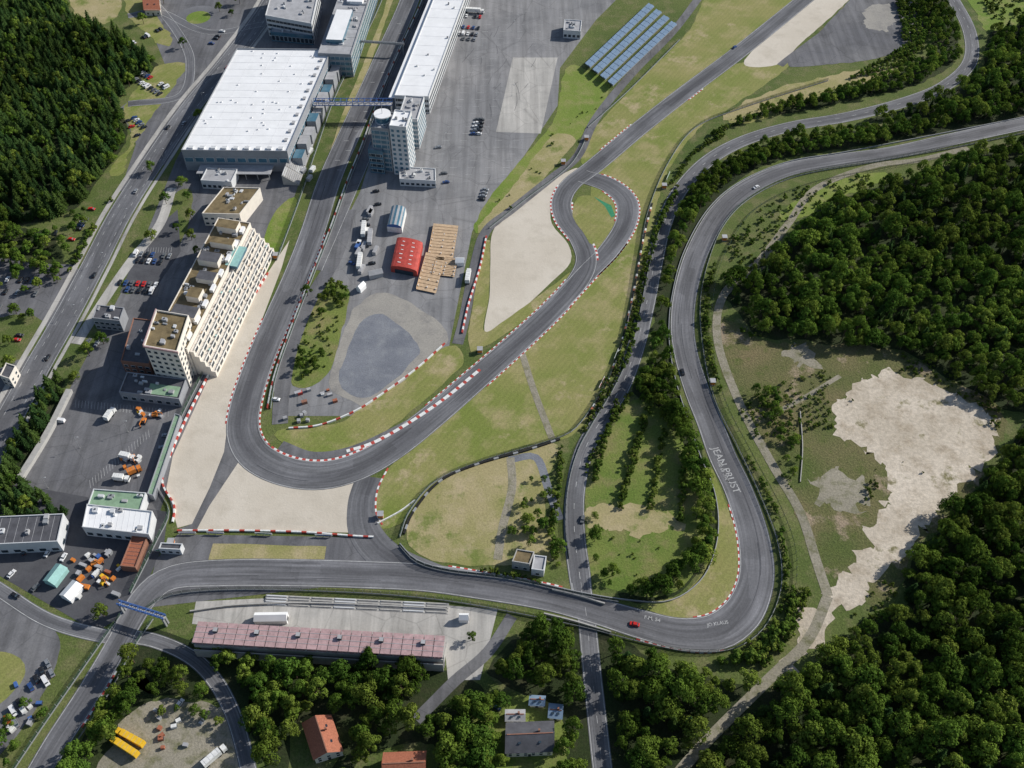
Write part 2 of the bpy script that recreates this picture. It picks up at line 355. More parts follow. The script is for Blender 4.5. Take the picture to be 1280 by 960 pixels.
poly('plaza_verge_grass',[(195,85),(235,80),(215,110),(165,185),(155,215),(135,215),(165,175),(155,135)],Z2+.002,'infield',2.)
poly('plaza_verge_grass',[(160,-10),(185,5),(215,50),(200,55),(160,20)],Z2+.002,'infield',2.)
poly('hotel_garden_grass',[(215,245),(240,240),(228,300),(180,360),(150,360),(190,300)],Z2+.004,'ground',1.)
poly('hotel_car_park_asphalt',[(178,300),(222,262),(226,315),(205,345),(190,368),(150,366)],Z3+.004,'asphD',0,False)
poly('terrace_grass',[(345,262),(372,250),(350,310),(330,335),(320,330)],Z3,'lush',1.)
poly('start_verge_grass',[(500,-60),(512,-60),(472,55),(440,140),(420,190),(408,205),(425,150),(450,90),(478,20)],Z3,'dry',.4,False)
poly('gravel_trap',[(362,300),(352,335),(333,385),(312,440),(296,490),(284,535),(286,565),(262,610),(240,655),(222,660),(208,610),(216,570),(262,470),(332,345)],Z2+.012,'gravel',0,False)
poly('gravel_trap',[(296,572),(330,600),(380,612),(452,598),(446,666),(246,662),(262,630)],Z2+.014,'gravel',0,False)
poly('runoff_asphalt',[(284,535),(300,575),(262,632),(246,662),(222,662),(240,655),(262,610),(280,565)],Z2+.016,'asph',0,False)
poly('link_asphalt',[(222,668),(470,672),(500,700),(480,725),(180,760),(195,700)],Z1+.02,'asph',0,False)
poly('median_grass',[(266,679),(408,683),(404,709),(258,713)],Z3,'dry',.6,False)
poly('hairpin_infield_grass',[(348,538),(420,530),(445,515),(500,478),(560,432),(579,452),(540,492),(480,540),(430,563),(385,566),(355,556)],Z3,'infield',1.)
poly('infield_garden',[(410,352),(436,365),(428,410),(408,470),(366,482),(374,420),(394,370)],Z3,'field',1.)
poly('dusty_yard_ground',[(470,366),(500,372),(545,400),(560,425),(530,452),(465,506),(440,500),(412,478),(436,398),(450,380)],Z2+.02,'dusty',1.)
poly('crushed_stone_lot_ground',[(450,405),(474,392),(500,408),(524,432),(518,450),(462,496),(424,480),(434,440)],Z3,'lot',1.)
poly('gravel_trap',[(722,210),(690,225),(640,258),(616,290),(613,330),(612,370),(607,416),(645,393),(690,352),(713,328),(710,305),(690,280),(690,255),(705,232)],Z3,'gravel',0)
poly('gravel_verge_grass',[(606,300),(612,300),(611,370),(605,414),(640,394),(700,350),(712,340),(702,362),(640,412),(600,435),(585,425)],Z3+.01,'infield',.5)
poly('grandstand_terrace_pavement',[(245,752),(330,748),(480,750),(622,762),(600,850),(560,850),(555,800),(240,780)],Z2,'conc',0,False)
poly('verge_strip_grass',[(560,715),(690,722),(720,740),(700,745),(600,728),(520,712)],Z2,'ground',1.)
poly('lower_left_yard_asphalt',[(-60,740),(60,780),(70,830),(20,920),(-60,980)],Z2,'asph',1.)
poly('lower_left_grass',[(-40,820),(15,818),(32,840),(0,880),(-40,890)],Z3,'infield',1.)
poly('lower_yard_ground',[(180,880),(250,880),(300,900),(300,1000),(120,1000),(140,930)],Z2,'path',3.)
poly('garden_grass',[(600,880),(690,880),(700,1000),(560,1000),(570,930)],Z2,'field',2.)
# ------------------------------------------------------------------ roads
marks=B()
def road(name,px,z,k,wdef,edges=True,step=3.):
    L=line(px,step,wdef); ribbon(name,L,z,k)
    if edges: edge_lines(L,z+.02,b=marks)
    return L
ZR=.14
midp=[(1165,-40,10),(1192,0,10),(1212,40,10),(1212,78,10),(1180,108,10),(1130,128,10),(1060,146,10),(990,158,10),(930,176,10),(885,201,10),(850,238,9.5),(830,280,9.5),(818,330,9.5),(808,380,9.5),(796,430,9.5),(778,480,9.5),(752,524,9.5),(730,565,9.5),(719,615,9.5),(718,665,10),(724,715,10),(728,745,9)]
mid=road('valley_road',midp,ZR-.02,'road',10)
mid2=road('valley_road',[(726,728,9),(733,770,8),(741,850,8),(753,960,8),(762,1040,8)],ZR-.024,'road',8,True)
dashes(mid,ZR+.01,marks,on=3,gap=9); dashes(mid2,ZR+.01,marks,on=3,gap=9,w=.12)
dual=road('dual_carriageway',[(365,-50),(335,10),(285,78),(238,135),(190,205),(150,268),(118,330),(85,392),(45,462),(0,545),(-50,640)],ZR-.015,'road',15,True)
dashes(dual,ZR+.01,marks,off=3.6); dashes(dual,ZR+.01,marks,off=-3.6)
D=[q[0] for q in dual]; ribbon('pavement',[(p,3.) for p in offs(D,-10.)],.17,'conc'); ribbon('pavement',[(p,2.) for p in offs(D,9.5)],.17,'conc')
gate=road('access_road',[(215,235),(200,280),(165,325),(135,368),(95,430)],ZR-.03,'conc',6,False)
lowr=road('lower_public_road',[(-60,700),(0,738),(60,775),(130,795),(190,800),(250,830),(290,890),(320,1000)],ZR-.03,'road',6.5)
serv=road('service_road',[(900,-40),(845,35),(790,92),(745,148),(722,195),(690,222),(640,262),(607,290),(592,340),(580,400),(572,430)],ZR-.04,'asph',6,False)
road('service_path',[(1210,185),(1150,200),(1090,208),(1020,236),(985,280),(950,325),(905,368),(897,425),(925,505),(965,580),(1000,640),(1020,700),(1035,745)],ZR-.04,'path',4.5,False)
sp2=road('service_path',[(1035,745),(1010,800),(960,850),(880,930),(820,1000)],ZR-.045,'path',4.5,False)
road('service_path',[(905,368),(930,345),(960,335)],ZR-.045,'path',4,False)
road('service_path',[(1050,470),(1000,500),(960,520)],ZR-.05,'path',2.5,False)
road('field_path',[(638,572),(640,610),(628,660),(622,700)],ZR-.03,'path',4,False)
road('field_path',[(652,440),(668,490),(690,548)],ZR-.03,'path',3.5,False)
road('field_path',[(636,575),(670,572),(685,610),(700,650)],ZR-.035,'lot',4,False)
acc=road('forest_access_road',[(640,770),(610,815),(570,850),(540,880),(520,900)],ZR-.03,'asph',5,False)
north=road('old_circuit_track',[(30,1000,11),(70,930,11),(115,860,11),(150,800,11),(180,748,13),(215,722,13),(280,716,14),(370,716,14),(450,718,14),(530,722,14),(600,732,13.5),(680,746,13),(740,762,13),(800,780,14),(850,792,15),(895,790,17),(927,768,17),(943,735,16),(946,700,15.5),(938,655,14.5),(922,610,14),(903,570,14),(888,530,13.5),(872,490,13.5),(858,445,13),(853,405,13),(858,360,13),(873,312,13),(900,265,13),(936,234,13),(985,212,12.5),(1050,200,12),(1120,190,12),(1200,172,12),(1290,153,12),(1380,140,12)],ZR,'north',13)
road('link_track',[(462,596,13),(452,630,13),(458,668,15),(490,700,15),(550,724,13)],ZR-.005,'track',13,False)
gp=road('grand_prix_track',[(530,-60,15),(512,0,15),(488,55,15),(461,115,15),(436,170,15),(412,225,15),(391,290,15),(370,345,15),(346,400,15.5),(322,458,15.5),(306,510,16),(305,545,16.5),(322,572,17),(360,590,17),(405,594,17),(450,582,16.5),(495,556,16),(545,517,15),(595,474,14.5),(645,430,14),(690,388,13.5),(722,352,13),(733,325,12.5),(724,298,12.5),(707,275,12.5),(702,252,12.5),(714,230,12.5),(745,206,13),(800,160,13),(860,113,13),(920,68,13),(980,20,13),(1035,-25,13)],ZR+.004,'track',15)
pit=road('pit_lane',[(556,-60,9),(536,0,9),(508,62,9),(482,122,9),(462,180,9),(440,235,8),(418,290,6),(398,338,5)],ZR-.01,'asph',9,True)
bike=road('chicane_track',[(728,220,13),(762,232,14),(783,252,14),(782,280,13),(762,312,12.5),(735,340,12.5),(700,378,12.5)],ZR-.002,'track',13)
inner=road('pit_entry_lane',[(640,447,6),(600,478,7),(555,508,8),(500,540,9),(440,566,8),(390,572,7),(350,558,7)],ZR-.004,'asph',8,False)
road('infield_service_road',[(350,530),(352,495),(362,440),(385,380),(420,320),(437,262)],ZR-.02,'asph',8,False)
poly('chicane_island_grass',[(722,247),(742,246),(760,262),(764,272),(752,292),(740,306),(730,292),(716,270)],ZR+.03,'infield',.3)
poly('painted_kerb_apron',[(742,246),(764,257),(769,270),(764,272),(756,258)],ZR+.04,'green',0,False)
road('upper_service_road',[(1100,-20),(1050,25),(990,70),(975,82)],ZR-.03,'asph',5,False)
road('plaza_road',[(150,-40),(190,0),(225,45),(238,80),(225,120),(160,130)],ZR-.03,'road',7,True)
road('plaza_road',[(160,20),(200,15),(260,40),(330,30)],ZR-.028,'road',7,True)
def disc(name,px,r,z,k):
    c=P(*px); b=B(); b.face([(c.x+r*math.cos(a*math.pi/12),c.y+r*math.sin(a*math.pi/12),z) for a in range(24)],k); return b.obj(name)
disc('roundabout_road',(248,22),17,ZR-.02,'road'); disc('roundabout_island_grass',(248,22),9,ZR+.02,'lush')
gpp=[q[0] for q in gp]
def sub(L,p0,p1,side,extra=.3,st=1.8):
    a=P(*p0);c=P(*p1); i0=min(range(len(L)),key=lambda i:(L[i][0]-a).length); i1=min(range(len(L)),key=lambda i:(L[i][0]-c).length)
    if i0>i1:i0,i1=i1,i0
    full=offs([q[0] for q in L],[side*(q[1]/2+extra) for q in L])[i0:i1+1]
    return resamp(full,st)
def K(L,p0,p1,side,w=.8,ks=('red','white')): kerb('kerb',sub(L,p0,p1,side),ks,w=w)
K(gp,(346,400),(306,530),-1,.7); K(gp,(391,290),(322,572),1,.75)
K(gp,(322,572),(495,556),1,1.1)
K(gp,(545,517),(722,352),1,.6); K(gp,(595,474),(700,375),-1,.6)
K(gp,(733,325),(702,252),-1,1.1); K(gp,(724,298),(714,235),1,.9)
K(gp,(760,193),(800,160),1,.7); K(gp,(850,120),(870,105),-1,.7)
K(bike,(745,226),(735,340),1,.8); K(bike,(762,232),(782,280),-1,.8); K(bike,(770,300),(700,378),1,.7)
K(north,(870,792),(915,630),1,.6)
K(north,(560,726),(700,750),1,.7);K(north,(800,780),(895,790),-1,.7); K(north,(90,900),(130,835),-1,.8)
lk=line([(485,585),(472,612),(470,640),(478,656)],2.); kerb('kerb',[q[0] for q in lk],w=.8)
kerb('chevron_separator',resamp(pl([(600,462),(560,495),(520,523),(470,552),(430,565)]),1.8),('red','white','white'),w=1.8,z=.12)
def paint(px,py,tx,ty,l,w,k='line',z=.22):
    a=P(px,py);c=P(tx,ty);d=(c-a).normalized();n=Vector((-d.y,d.x,0))
    marks.face([(q.x,q.y,z) for q in (a-n*w/2,a+d*l-n*w/2,a+d*l+n*w/2,a+n*w/2)],k)
for i in range(16):
    t=i/16; x=500+(412-500)*t; y=30+(225-30)*t
    paint(x+(4 if i%2 else -4),y,x+(4 if i%2 else -4)+1,y+0.01,3,.25)
for r in range(5):
    for i in range(26):
        x=612+r*22-(i*3.1); y=14+i*8.5
        if not(620<x<700 and 70<y<168): paint(x,y,x+10,y,4.5,.12,z=.05)
for i in range(22): paint(112+i*3.5,600-i*3,112+i*3.5+1,608-i*3,5,.12,z=.06)
for i in range(30): paint(95+i*4,500+i*.4,94+i*4,510+i*.4,5,.12,z=.06)
for i in range(14): paint(172+i*3.2,316,173+i*3.2,310,4.5,.12,z=.12)
marks.obj('road_markings')
sk=B()
for k in range(22):
    o=R(-4,4); i0=random.randint(60,len(gp)-60); n=random.randint(8,20)
    pts=offs(gpp,o)[i0:i0+n]; ribbon('',[(p,.25) for p in pts],.185,'asphD',sk)
nn=[q[0] for q in north]
for k in range(16):
    o=R(-4,4); i0=random.randint(20,len(nn)-40); n=random.randint(6,16)
    pts=offs(nn,o)[i0:i0+n]; ribbon('',[(p,.22) for p in pts],.185,'asphD',sk)
for k in range(20):
    a=P(R(560,680),R(20,250)); d=R(-.4,.4)+1.2; pts=[a+Vector((math.cos(d+j*.03)*j*3,math.sin(d+j*.03)*j*3,0)) for j in range(random.randint(3,8))]
    ribbon('',[(p,.25) for p in pts],.08,'asphD',sk)
sk.obj('skid_mark_markings')
def text(px,tx,s,body):
    a=P(*px);c=P(*tx); cu=bpy.data.curves.new('road_graffiti_markings','FONT'); cu.body=body; cu.size=s; cu.align_x='CENTER'; cu.offset=.04; cu.materials.append(M['faded'])
    o=link(bpy.data.objects.new('road_graffiti_markings',cu)); o.location=((a.x+c.x)/2,(a.y+c.y)/2,.19); d=c-a; o.rotation_euler=(0,0,math.atan2(d.y,d.x))
text((889,560),(918,618),5.2,'JEAN PRUST'); text((889,562),(916,620),2.2,'GO 88 TEAM')
text((800,772),(830,779),2.4,'F.M. 54'); text((880,784),(915,779),2.2,'JO KLAUS')
# ------------------------------------------------------------------ barriers, fences
RW=('red','white')
wall('striped_tyre_barrier',pl([(335,342),(300,400),(265,462),(235,520),(215,565),(203,602),(218,632),(216,655)]),1.1,.8,RW,2.4)
wall('striped_tyre_barrier',pl([(222,664),(300,664),(380,666),(446,671),(470,672)]),1.1,.7,('red','white','white'),2.4)
wall('striped_tyre_barrier',pl([(608,296),(600,335),(586,380),(577,420)]),1.1,.8,RW,2.4)
wall('striped_tyre_barrier',pl([(556,430),(520,462),(475,495),(443,515),(400,532),(360,536)]),1.,.7,('red','white','white'),2.4)
wall('pit_wall',pl([(549,-60),(528,0),(500,62),(474,122),(453,180),(432,232),(412,288),(388,348),(362,415),(343,470),(334,512)]),1.1,.5,('white','white','white','white','red'),3)
fence('catch_fence',pl([(552,-60),(531,0),(503,62),(477,122),(456,180),(435,232),(415,288),(391,348),(365,415),(346,470),(338,515)]),3.)
fence('catch_fence',pl([(330,340),(258,462),(210,560),(196,605),(212,640),(195,680),(160,750)]),3.5)
fence('catch_fence',pl([(500,-60),(478,0),(450,60),(420,120),(395,190),(375,250),(345,330)]),3.)
fence('catch_fence',pl([(500,672),(512,640),(545,602),(600,578),(660,560),(705,545),(725,530),(752,490),(775,440),(790,380),(800,320),(810,265),(835,205),(870,160),(930,135),(1040,100)]),3.)
wall('tyre_barrier',pl([(505,668),(517,640),(550,602),(600,580),(660,563),(702,549)]),1.,.9,('tyre','steel','tyre','tyre'),2.5)
wall('tyre_barrier',pl([(735,520),(760,475),(778,425),(792,365),(803,305),(815,255)]),1.,1.,('tyre','tyre','roofT','white','tyre'),2.)
wall('concrete_wall',pl([(472,655),(500,640),(520,625)]),1.,.5,('white',),3)
wall('armco_barrier',pl([(500,680),(520,700),(560,712),(640,722),(720,740),(780,750),(835,752),(872,730),(890,700),(898,660),(893,615),(875,570),(858,520),(843,470),(836,420),(840,370),(855,315),(885,262),(925,228),(985,203),(1060,190),(1200,163),(1290,145)]),.9,.35,('steel',),4)
fence('catch_fence',pl([(500,684),(520,704),(560,716),(640,726),(720,744),(780,754)]),3.)
fence('catch_fence',pl([(1290,165),(1200,184),(1100,202),(1000,220),(940,247),(905,282),(884,332),(875,382),(879,440),(893,500),(922,560),(950,620),(972,680),(976,735),(955,785),(915,812),(860,815),(800,803),(730,785),(650,768),(560,752),(450,742),(300,738),(215,745),(180,765)]),3.2)
fence('perimeter_fence',pl([(1290,175),(1200,194),(1100,213),(1010,232),(945,262),(910,310),(893,360),(890,430),(905,500),(940,570),(975,635),(994,690),(992,745),(975,795)]),2.2,False)
fence('catch_fence',pl([(0,990),(50,915),(95,850),(130,800),(155,765)]),3.)
fence('catch_fence',pl([(55,1000),(95,930),(135,870),(165,815),(195,770)]),3.)
fence('catch_fence',pl([(845,240),(824,290),(810,340),(800,390),(788,440),(768,485),(742,528),(722,565),(710,610),(707,660),(712,700)]),2.5)
fence('catch_fence',pl([(735,160),(790,110),(850,50)]),2.)
fence('catch_fence',pl([(612,286),(660,248),(712,208),(735,170)]),2.)
wall('bridge_parapet',pl([(690,738),(720,745),(760,757)]),1.4,.6,('concw',),3)
wall('bridge_parapet',pl([(680,768),(720,778),(765,792)]),1.4,.6,('concw',),3)
wall('retaining_wall',pl([(88,490),(60,545),(22,607)]),2.5,3,('concw',),4)
wall('retaining_wall',pl([(238,765),(300,757),(400,755),(560,762)]),1.2,.5,('concw',),4)
wall('field_wall',pl([(1000,515),(1003,560),(1000,605)]),.8,.4,('concw',),4)
# ------------------------------------------------------------------ trees
def leafquad(b,c,nrm,s,k):
    nrm=nrm.normalized(); t=nrm.cross(Vector((R(-1,1),R(-1,1),R(-1,1))))
    if t.length<1e-3: t=Vector((1,0,0))
    t.normalize(); u=nrm.cross(t); s1=s*R(.7,1.2); s2=s*R(.5,.9)
    b.face([c-t*s1,c-u*s2*.8,c+t*s1,c+u*s2],k)
def limb(b,a,c,r1,r2,n=5):
    d=(c-a).normalized(); t=d.cross(Vector((0.3,.9,.1))).normalized(); u=d.cross(t); i0=len(b.v)
    for p,r in((a,r1),(c,r2)):
        for i in range(n):
            an=2*math.pi*i/n; b.v.append(tuple(p+t*math.cos(an)*r+u*math.sin(an)*r))
    for i in range(n):
        j=(i+1)%n; b.f.append((i0+i,i0+j,i0+n+j,i0+n+i)); b.m.append(b.mi('bark')); b.uv.append(None)
def broadleaf(name,hh,rad,nl,k='leaf',leaf=.42,per=125):
    b=B(); tr=Vector((R(-.3,.3),R(-.3,.3),hh*.5)); limb(b,Vector((0,0,-.3)),tr,.3,.18)
    limb(b,tr,Vector((0,0,hh*.8)),.18,.07)
    for i in range(nl):
        a=i*2.4+R(-.5,.5); q=math.sqrt((i+.5)/nl); rr=rad*.74*q*R(.8,1.15); z=hh*(.84-.34*q*q)+R(-.9,.9)
        c=Vector((math.cos(a)*rr,math.sin(a)*rr,z)); lr=rad*R(.24,.44)
        limb(b,tr,c,.1,.04,4)
        for j in range(per):
            d=Vector((R(-1,1),R(-1,1),R(-.6,1)))
            if d.length<.2: continue
            d.normalize(); dd=Vector((d.x,d.y,d.z*.85))*lr*R(.7,1.12)
            leafquad(b,c+dd,d+Vector((R(-1,1),R(-1,1),R(-1,1)))*.45,leaf,k)
    return b.mesh(name)
def conifer(name,hh,rad):
    b=B(); limb(b,Vector((0,0,-.3)),Vector((0,0,hh)),.22,.03)
    n=14
    for i in range(n):
        t=i/n; z=hh*(.15+.84*t); r=rad*(1-t)**.65+.15; m=max(5,int(12*(1-t))+4)
        for j in range(m):
            a=2*math.pi*(j+R(-.4,.4))/m+i; L=r*R(.65,1.2); d=Vector((math.cos(a),math.sin(a),0)); s=Vector((-d.y,d.x,0))
            for q in range(4):
                f0=(q+.2)/4; c=d*L*f0+Vector((0,0,z-L*f0*.3+R(-.25,.25))); w=.24*L*(1.1-f0)+.2
                b.face([c-d*.3+Vector((0,0,R(-.1,.1))),c+s*w+Vector((0,0,R(-.3,0))),c+d*(L*.3)+Vector((0,0,R(-.2,.15))),c-s*w+Vector((0,0,R(-.3,0)))],'needle')
    return b.mesh(name)
BL=[broadleaf('broadleaf_%d'%i,R(8.5,13),R(3.4,5.4),random.randint(9,15)) for i in range(7)]
CO=[conifer('conifer_%d'%i,R(10,13),R(2.4,3.1)) for i in range(3)]
SH=[broadleaf('shrub_%d'%i,R(2.6,3.6),R(1.7,2.4),6,'shrubm',.3,80) for i in range(3)]
def coll(name,ms):
    c=bpy.data.collections.new(name)
    for i,m in enumerate(ms): c.objects.link(bpy.data.objects.new('%s_kind_%02d'%(name,i),m))
    return c
CB=coll('broadleaf',BL);CC=coll('conifer',CO);CS=coll('shrub',SH);CM=coll('mixed',BL+CO[:1])
_ng={}
def gn(c):
    if c.name in _ng: return _ng[c.name]
    ng=bpy.data.node_groups.new('scatter_'+c.name,'GeometryNodeTree')
    ng.interface.new_socket('Geometry',in_out='INPUT',socket_type='NodeSocketGeometry'); ng.interface.new_socket('Geometry',in_out='OUTPUT',socket_type='NodeSocketGeometry')
    N=ng.nodes.new; gi=N('NodeGroupInput');go=N('NodeGroupOutput');iop=N('GeometryNodeInstanceOnPoints');ci=N('GeometryNodeCollectionInfo')
    ci.inputs['Collection'].default_value=c; ci.inputs['Separate Children'].default_value=True; ci.inputs['Reset Children'].default_value=True
    def attr(nm,t):
        a=N('GeometryNodeInputNamedAttribute'); a.data_type=t; a.inputs[0].default_value=nm; return a.outputs[0]
    L=ng.links.new; L(gi.outputs[0],iop.inputs['Points']); L(ci.outputs[0],iop.inputs['Instance']); iop.inputs['Pick Instance'].default_value=True
    L(attr('idx','INT'),iop.inputs['Instance Index']); L(attr('rot','FLOAT_VECTOR'),iop.inputs['Rotation']); L(attr('scl','FLOAT_VECTOR'),iop.inputs['Scale'])
    L(iop.outputs[0],go.inputs[0]); _ng[c.name]=ng; return ng
def inpoly(x,y,pg):
    c=False;n=len(pg);j=n-1
    for i in range(n):
        if (pg[i].y>y)!=(pg[j].y>y) and x<(pg[j].x-pg[i].x)*(y-pg[i].y)/(pg[j].y-pg[i].y)+pg[i].x: c=not c
        j=i
    return c
NT=[0]
rp=[(q[0].x,q[0].y,q[1]/2+e) for L,e in ((mid,1.5),(mid2,3.),(dual,1),(north,3),(gp,3),(lowr,1.),(acc,.5),(sp2,1.)) for q in L[::2]]
for q,r in (((660,925),12),((663,955),9),((505,958),12),((505,985),8),((405,925),12),((412,950),9),((645,905),8),((672,885),7),((695,895),7),((560,868),5)):
    c=P(*q); rp.append((c.x,c.y,r))
def scatter(name,px,c,nk,sp,smin,smax,dens=1.,clump=0.,pts=None):
    P3=[]
    if pts is None:
        pg=[P(*q) for q in px]; x0=min(p.x for p in pg);x1=max(p.x for p in pg);y0=min(p.y for p in pg);y1=max(p.y for p in pg)
        near=[r for r in rp if x0-20<r[0]<x1+20 and y0-20<r[1]<y1+20]
        y=y0
        while y<y1:
            x=x0
            while x<x1:
                xx,yy=x+R(-.45,.45)*sp,y+R(-.45,.45)*sp; x+=sp
                if not inpoly(xx,yy,pg) or R(0,1)>dens: continue
                if clump and mn.noise(Vector((xx*.03,yy*.03,1)))<clump-.5: continue
                if any(abs(r[0]-xx)<r[2]+1.5 and (r[0]-xx)**2+(r[1]-yy)**2<(r[2]+1.5)**2 for r in near): continue
                P3.append((xx,yy,0))
            y+=sp*.9
    else: P3=pts
    if not P3: return
    me=bpy.data.meshes.new(name); me.from_pydata(P3,[],[]); n=len(P3); NT[0]+=n
    a=me.attributes.new('idx','INT','POINT'); a.data.foreach_set('value',[random.randrange(nk) for _ in range(n)])
    a=me.attributes.new('rot','FLOAT_VECTOR','POINT'); a.data.foreach_set('vector',[v for _ in range(n) for v in (R(-.06,.06),R(-.06,.06),R(0,6.28))])
    sc=[]
    for p in P3:
        s=R(smin,smax)*(1+.4*mn.noise(Vector((p[0]*.05,p[1]*.05,3)))); sc+=[s*R(.88,1.12),s*R(.88,1.12),s*R(.8,1.3)]
    a=me.attributes.new('scl','FLOAT_VECTOR','POINT'); a.data.foreach_set('vector',sc)
    o=link(bpy.data.objects.new(name,me)); md=o.modifiers.new('scatter','NODES'); md.node_group=gn(c); return o
scatter('conifer_forest',FOR['tl'],CC,3,5.,.7,1.15,.8); scatter('broadleaf_forest',FOR['tl'],CB,7,8,.5,.9,.7)
scatter('broadleaf_forest',FOR['left2'],CM,8,7,.6,.9); scatter('conifer_forest',FOR['lmid'],CC,3,4.8,.6,1.1); scatter('broadleaf_forest',FOR['lmid'],CB,7,9,.5,.8,.6)
scatter('broadleaf_forest',FOR['right'],CM,8,6.2,.5,1.15,.96); scatter('broadleaf_forest',FOR['lowr'],CM,8,6.3,.6,1.25)
scatter('broadleaf_forest',FOR['botm'],CB,7,6.,.6,1.1); scatter('broadleaf_forest',FOR['botl'],CB,7,6.2,.65,1.2); scatter('broadleaf_forest',FOR['botl2'],CB,7,6,.6,1.); scatter('broadleaf_forest',FOR['botl3'],CB,7,6,.55,.95,.95)
scatter('tree_belt',FOR['ns_strip'],CB,7,4.6,.45,.9); scatter('tree_belt',FOR['ns_strip2'],CB,7,4.6,.5,.95)
scatter('tree_belt',FOR['tr'],CB,7,5,.4,.75); scatter('tree_belt',FOR['tr2'],CM,8,6,.5,.95)
scatter('shrubs',[(900,395),(960,425),(1070,432),(1060,470),(1040,510),(1040,545),(1095,575),(1095,620),(1050,710),(1015,680),(985,610),(935,530),(900,460)],CS,3,3.2,.2,.75,.85,.53)
scatter('shrubs',[(1255,560),(1262,575),(1205,640),(1150,710),(1120,720),(1145,680),(1195,632)],CS,3,3.6,.3,.8,.7)
scatter('shrubs',[(1105,725),(1130,700),(1135,755),(1070,785),(1060,775)],CS,3,4,.5,1.,.7)
scatter('shrubs',[(1130,440),(1180,465),(1245,505),(1250,545),(1225,510),(1170,480),(1110,460)],CS,3,3.4,.3,.9,.7)
scatter('shrubs',[(1050,500),(1075,480),(1110,550),(1180,600),(1120,640),(1110,580)],CS,3,8,.15,.45,.25)
scatter('shrubs',[(940,490),(990,500),(1000,560),(995,605),(970,560)],CB,7,5,.3,.65,.9)
scatter('shrubs',[(940,262),(1000,235),(1100,215),(1060,245),(1000,270),(970,310),(920,350),(900,350),(915,300)],CS,3,4,.4,1.,.5)
scatter('hedge',[(884,332),(893,332),(884,380),(888,440),(902,500),(930,560),(965,625),(985,690),(985,745),(965,790),(950,790),(976,735),(970,680),(945,620),(915,560),(890,500),(876,440),(872,382)],CS,3,2.3,.5,1.05,.97)
scatter('hedge',[(970,790),(990,740),(1015,735),(1000,780),(955,835),(900,830),(860,822),(920,815)],CS,3,3.,.8,1.6,.97)
for a,c in (((770,505),(742,600)),((808,515),(773,640)),((830,540),(812,640)),((855,575),(848,655))):
    v=resamp([P(*a),P(*c)],1.8); scatter('shrub_row',None,CS,3,1,.5,1.3,pts=[(p.x+R(-.9,.9),p.y+R(-.6,.6),0) for p in v if R(0,1)<.9])
scatter('tree_belt',[(733,640),(745,640),(752,715),(775,738),(745,730),(730,700)],CB,7,4.5,.3,.55)
scatter('tree_belt',[(790,480),(838,470),(850,520),(835,530),(800,500)],CB,7,4.6,.4,.7)
scatter('shrubs',[(760,665),(850,665),(840,720),(790,730)],CS,3,6,.2,.6,.3)
for path in ([(846,236),(822,290),(808,340),(797,395),(782,450),(758,495),(730,540)],[(838,250),(815,300),(802,345),(790,400),(773,450),(750,495)],[(905,170),(870,190),(838,232)],[(1100,112),(1000,130),(930,152),(890,170)],[(700,560),(700,610),(690,660),(695,700)],[(735,590),(742,565),(765,530),(790,490)],[(600,712),(680,728)]):
    v=resamp(pl(path),2.1); scatter('hedge',None,CS,3,1,.45,1.05,pts=[(p.x+R(-1,1),p.y+R(-1,1),0) for p in v])
scatter('shrubs',[(660,600),(700,590),(705,720),(680,690),(650,680),(640,650)],CB,7,5.5,.3,.6,.75)
scatter('hedge',[(240,135),(250,140),(200,215),(165,270),(155,265),(190,205)],CS,3,3,.6,1.1); scatter('hedge',[(140,250),(155,255),(105,335),(85,350),(95,320)],CS,3,2.8,.8,1.5)
scatter('garden_shrubs',[(405,352),(436,362),(428,385),(400,380)],CB,7,4.2,.3,.55); scatter('garden_shrubs',[(368,440),(405,440),(400,470),(366,475)],CB,7,4.5,.25,.5,.8); scatter('garden_shrubs',[(395,380),(430,380),(410,465),(368,478),(375,420)],CS,3,4,.3,.8,.5)
scatter('tree_belt',[(620,785),(640,810),(600,850),(560,880),(545,870)],CB,7,6,.4,.7,.6); scatter('tree_belt',[(0,880),(60,850),(110,830),(90,870),(50,900),(0,980),(-40,1000)],CB,7,5.5,.3,.7,.6)
scatter('tree_belt',[(1120,0),(1150,10),(1160,50),(1140,80),(1060,100),(1130,60)],CS,3,3.5,.8,1.4)
scatter('tree_belt',[(1215,-30),(1300,-40),(1300,15),(1240,30)],CS,3,5,.6,1.2,.7)
scatter('tree_belt',[(600,870),(640,860),(632,900),(600,1000),(560,1000),(560,930)],CB,7,6.5,.5,.95,.9); scatter('tree_belt',[(455,945),(478,950),(480,985),(440,985)],CB,7,6,.5,.9)
scatter('tree_belt',[(530,860),(560,870),(620,900),(600,940),(540,925)],CB,7,6.2,.5,1.)
scatter('roadside_trees',[(-30,340),(60,320),(95,345),(70,380),(0,440),(-30,460)],CB,7,10,.35,.7,.6)
scatter('roadside_trees',[(100,255),(150,170),(165,190),(140,245),(90,320),(60,330),(70,290)],CB,7,9,.35,.7,.6)
scatter('shrubs',[(595,285),(640,232),(690,165),(715,150),(760,112),(740,150),(700,200),(640,262)],CS,3,7,.2,.6,.35)
scatter('grass_tussocks',[(1000,120),(1100,95),(1050,110),(940,150),(905,150)],CS,3,3.5,.2,.5,.5)
scatter('shrubs',[(180,875),(250,875),(300,900),(300,960),(240,900),(180,895)],CB,7,7,.3,.6,.5)
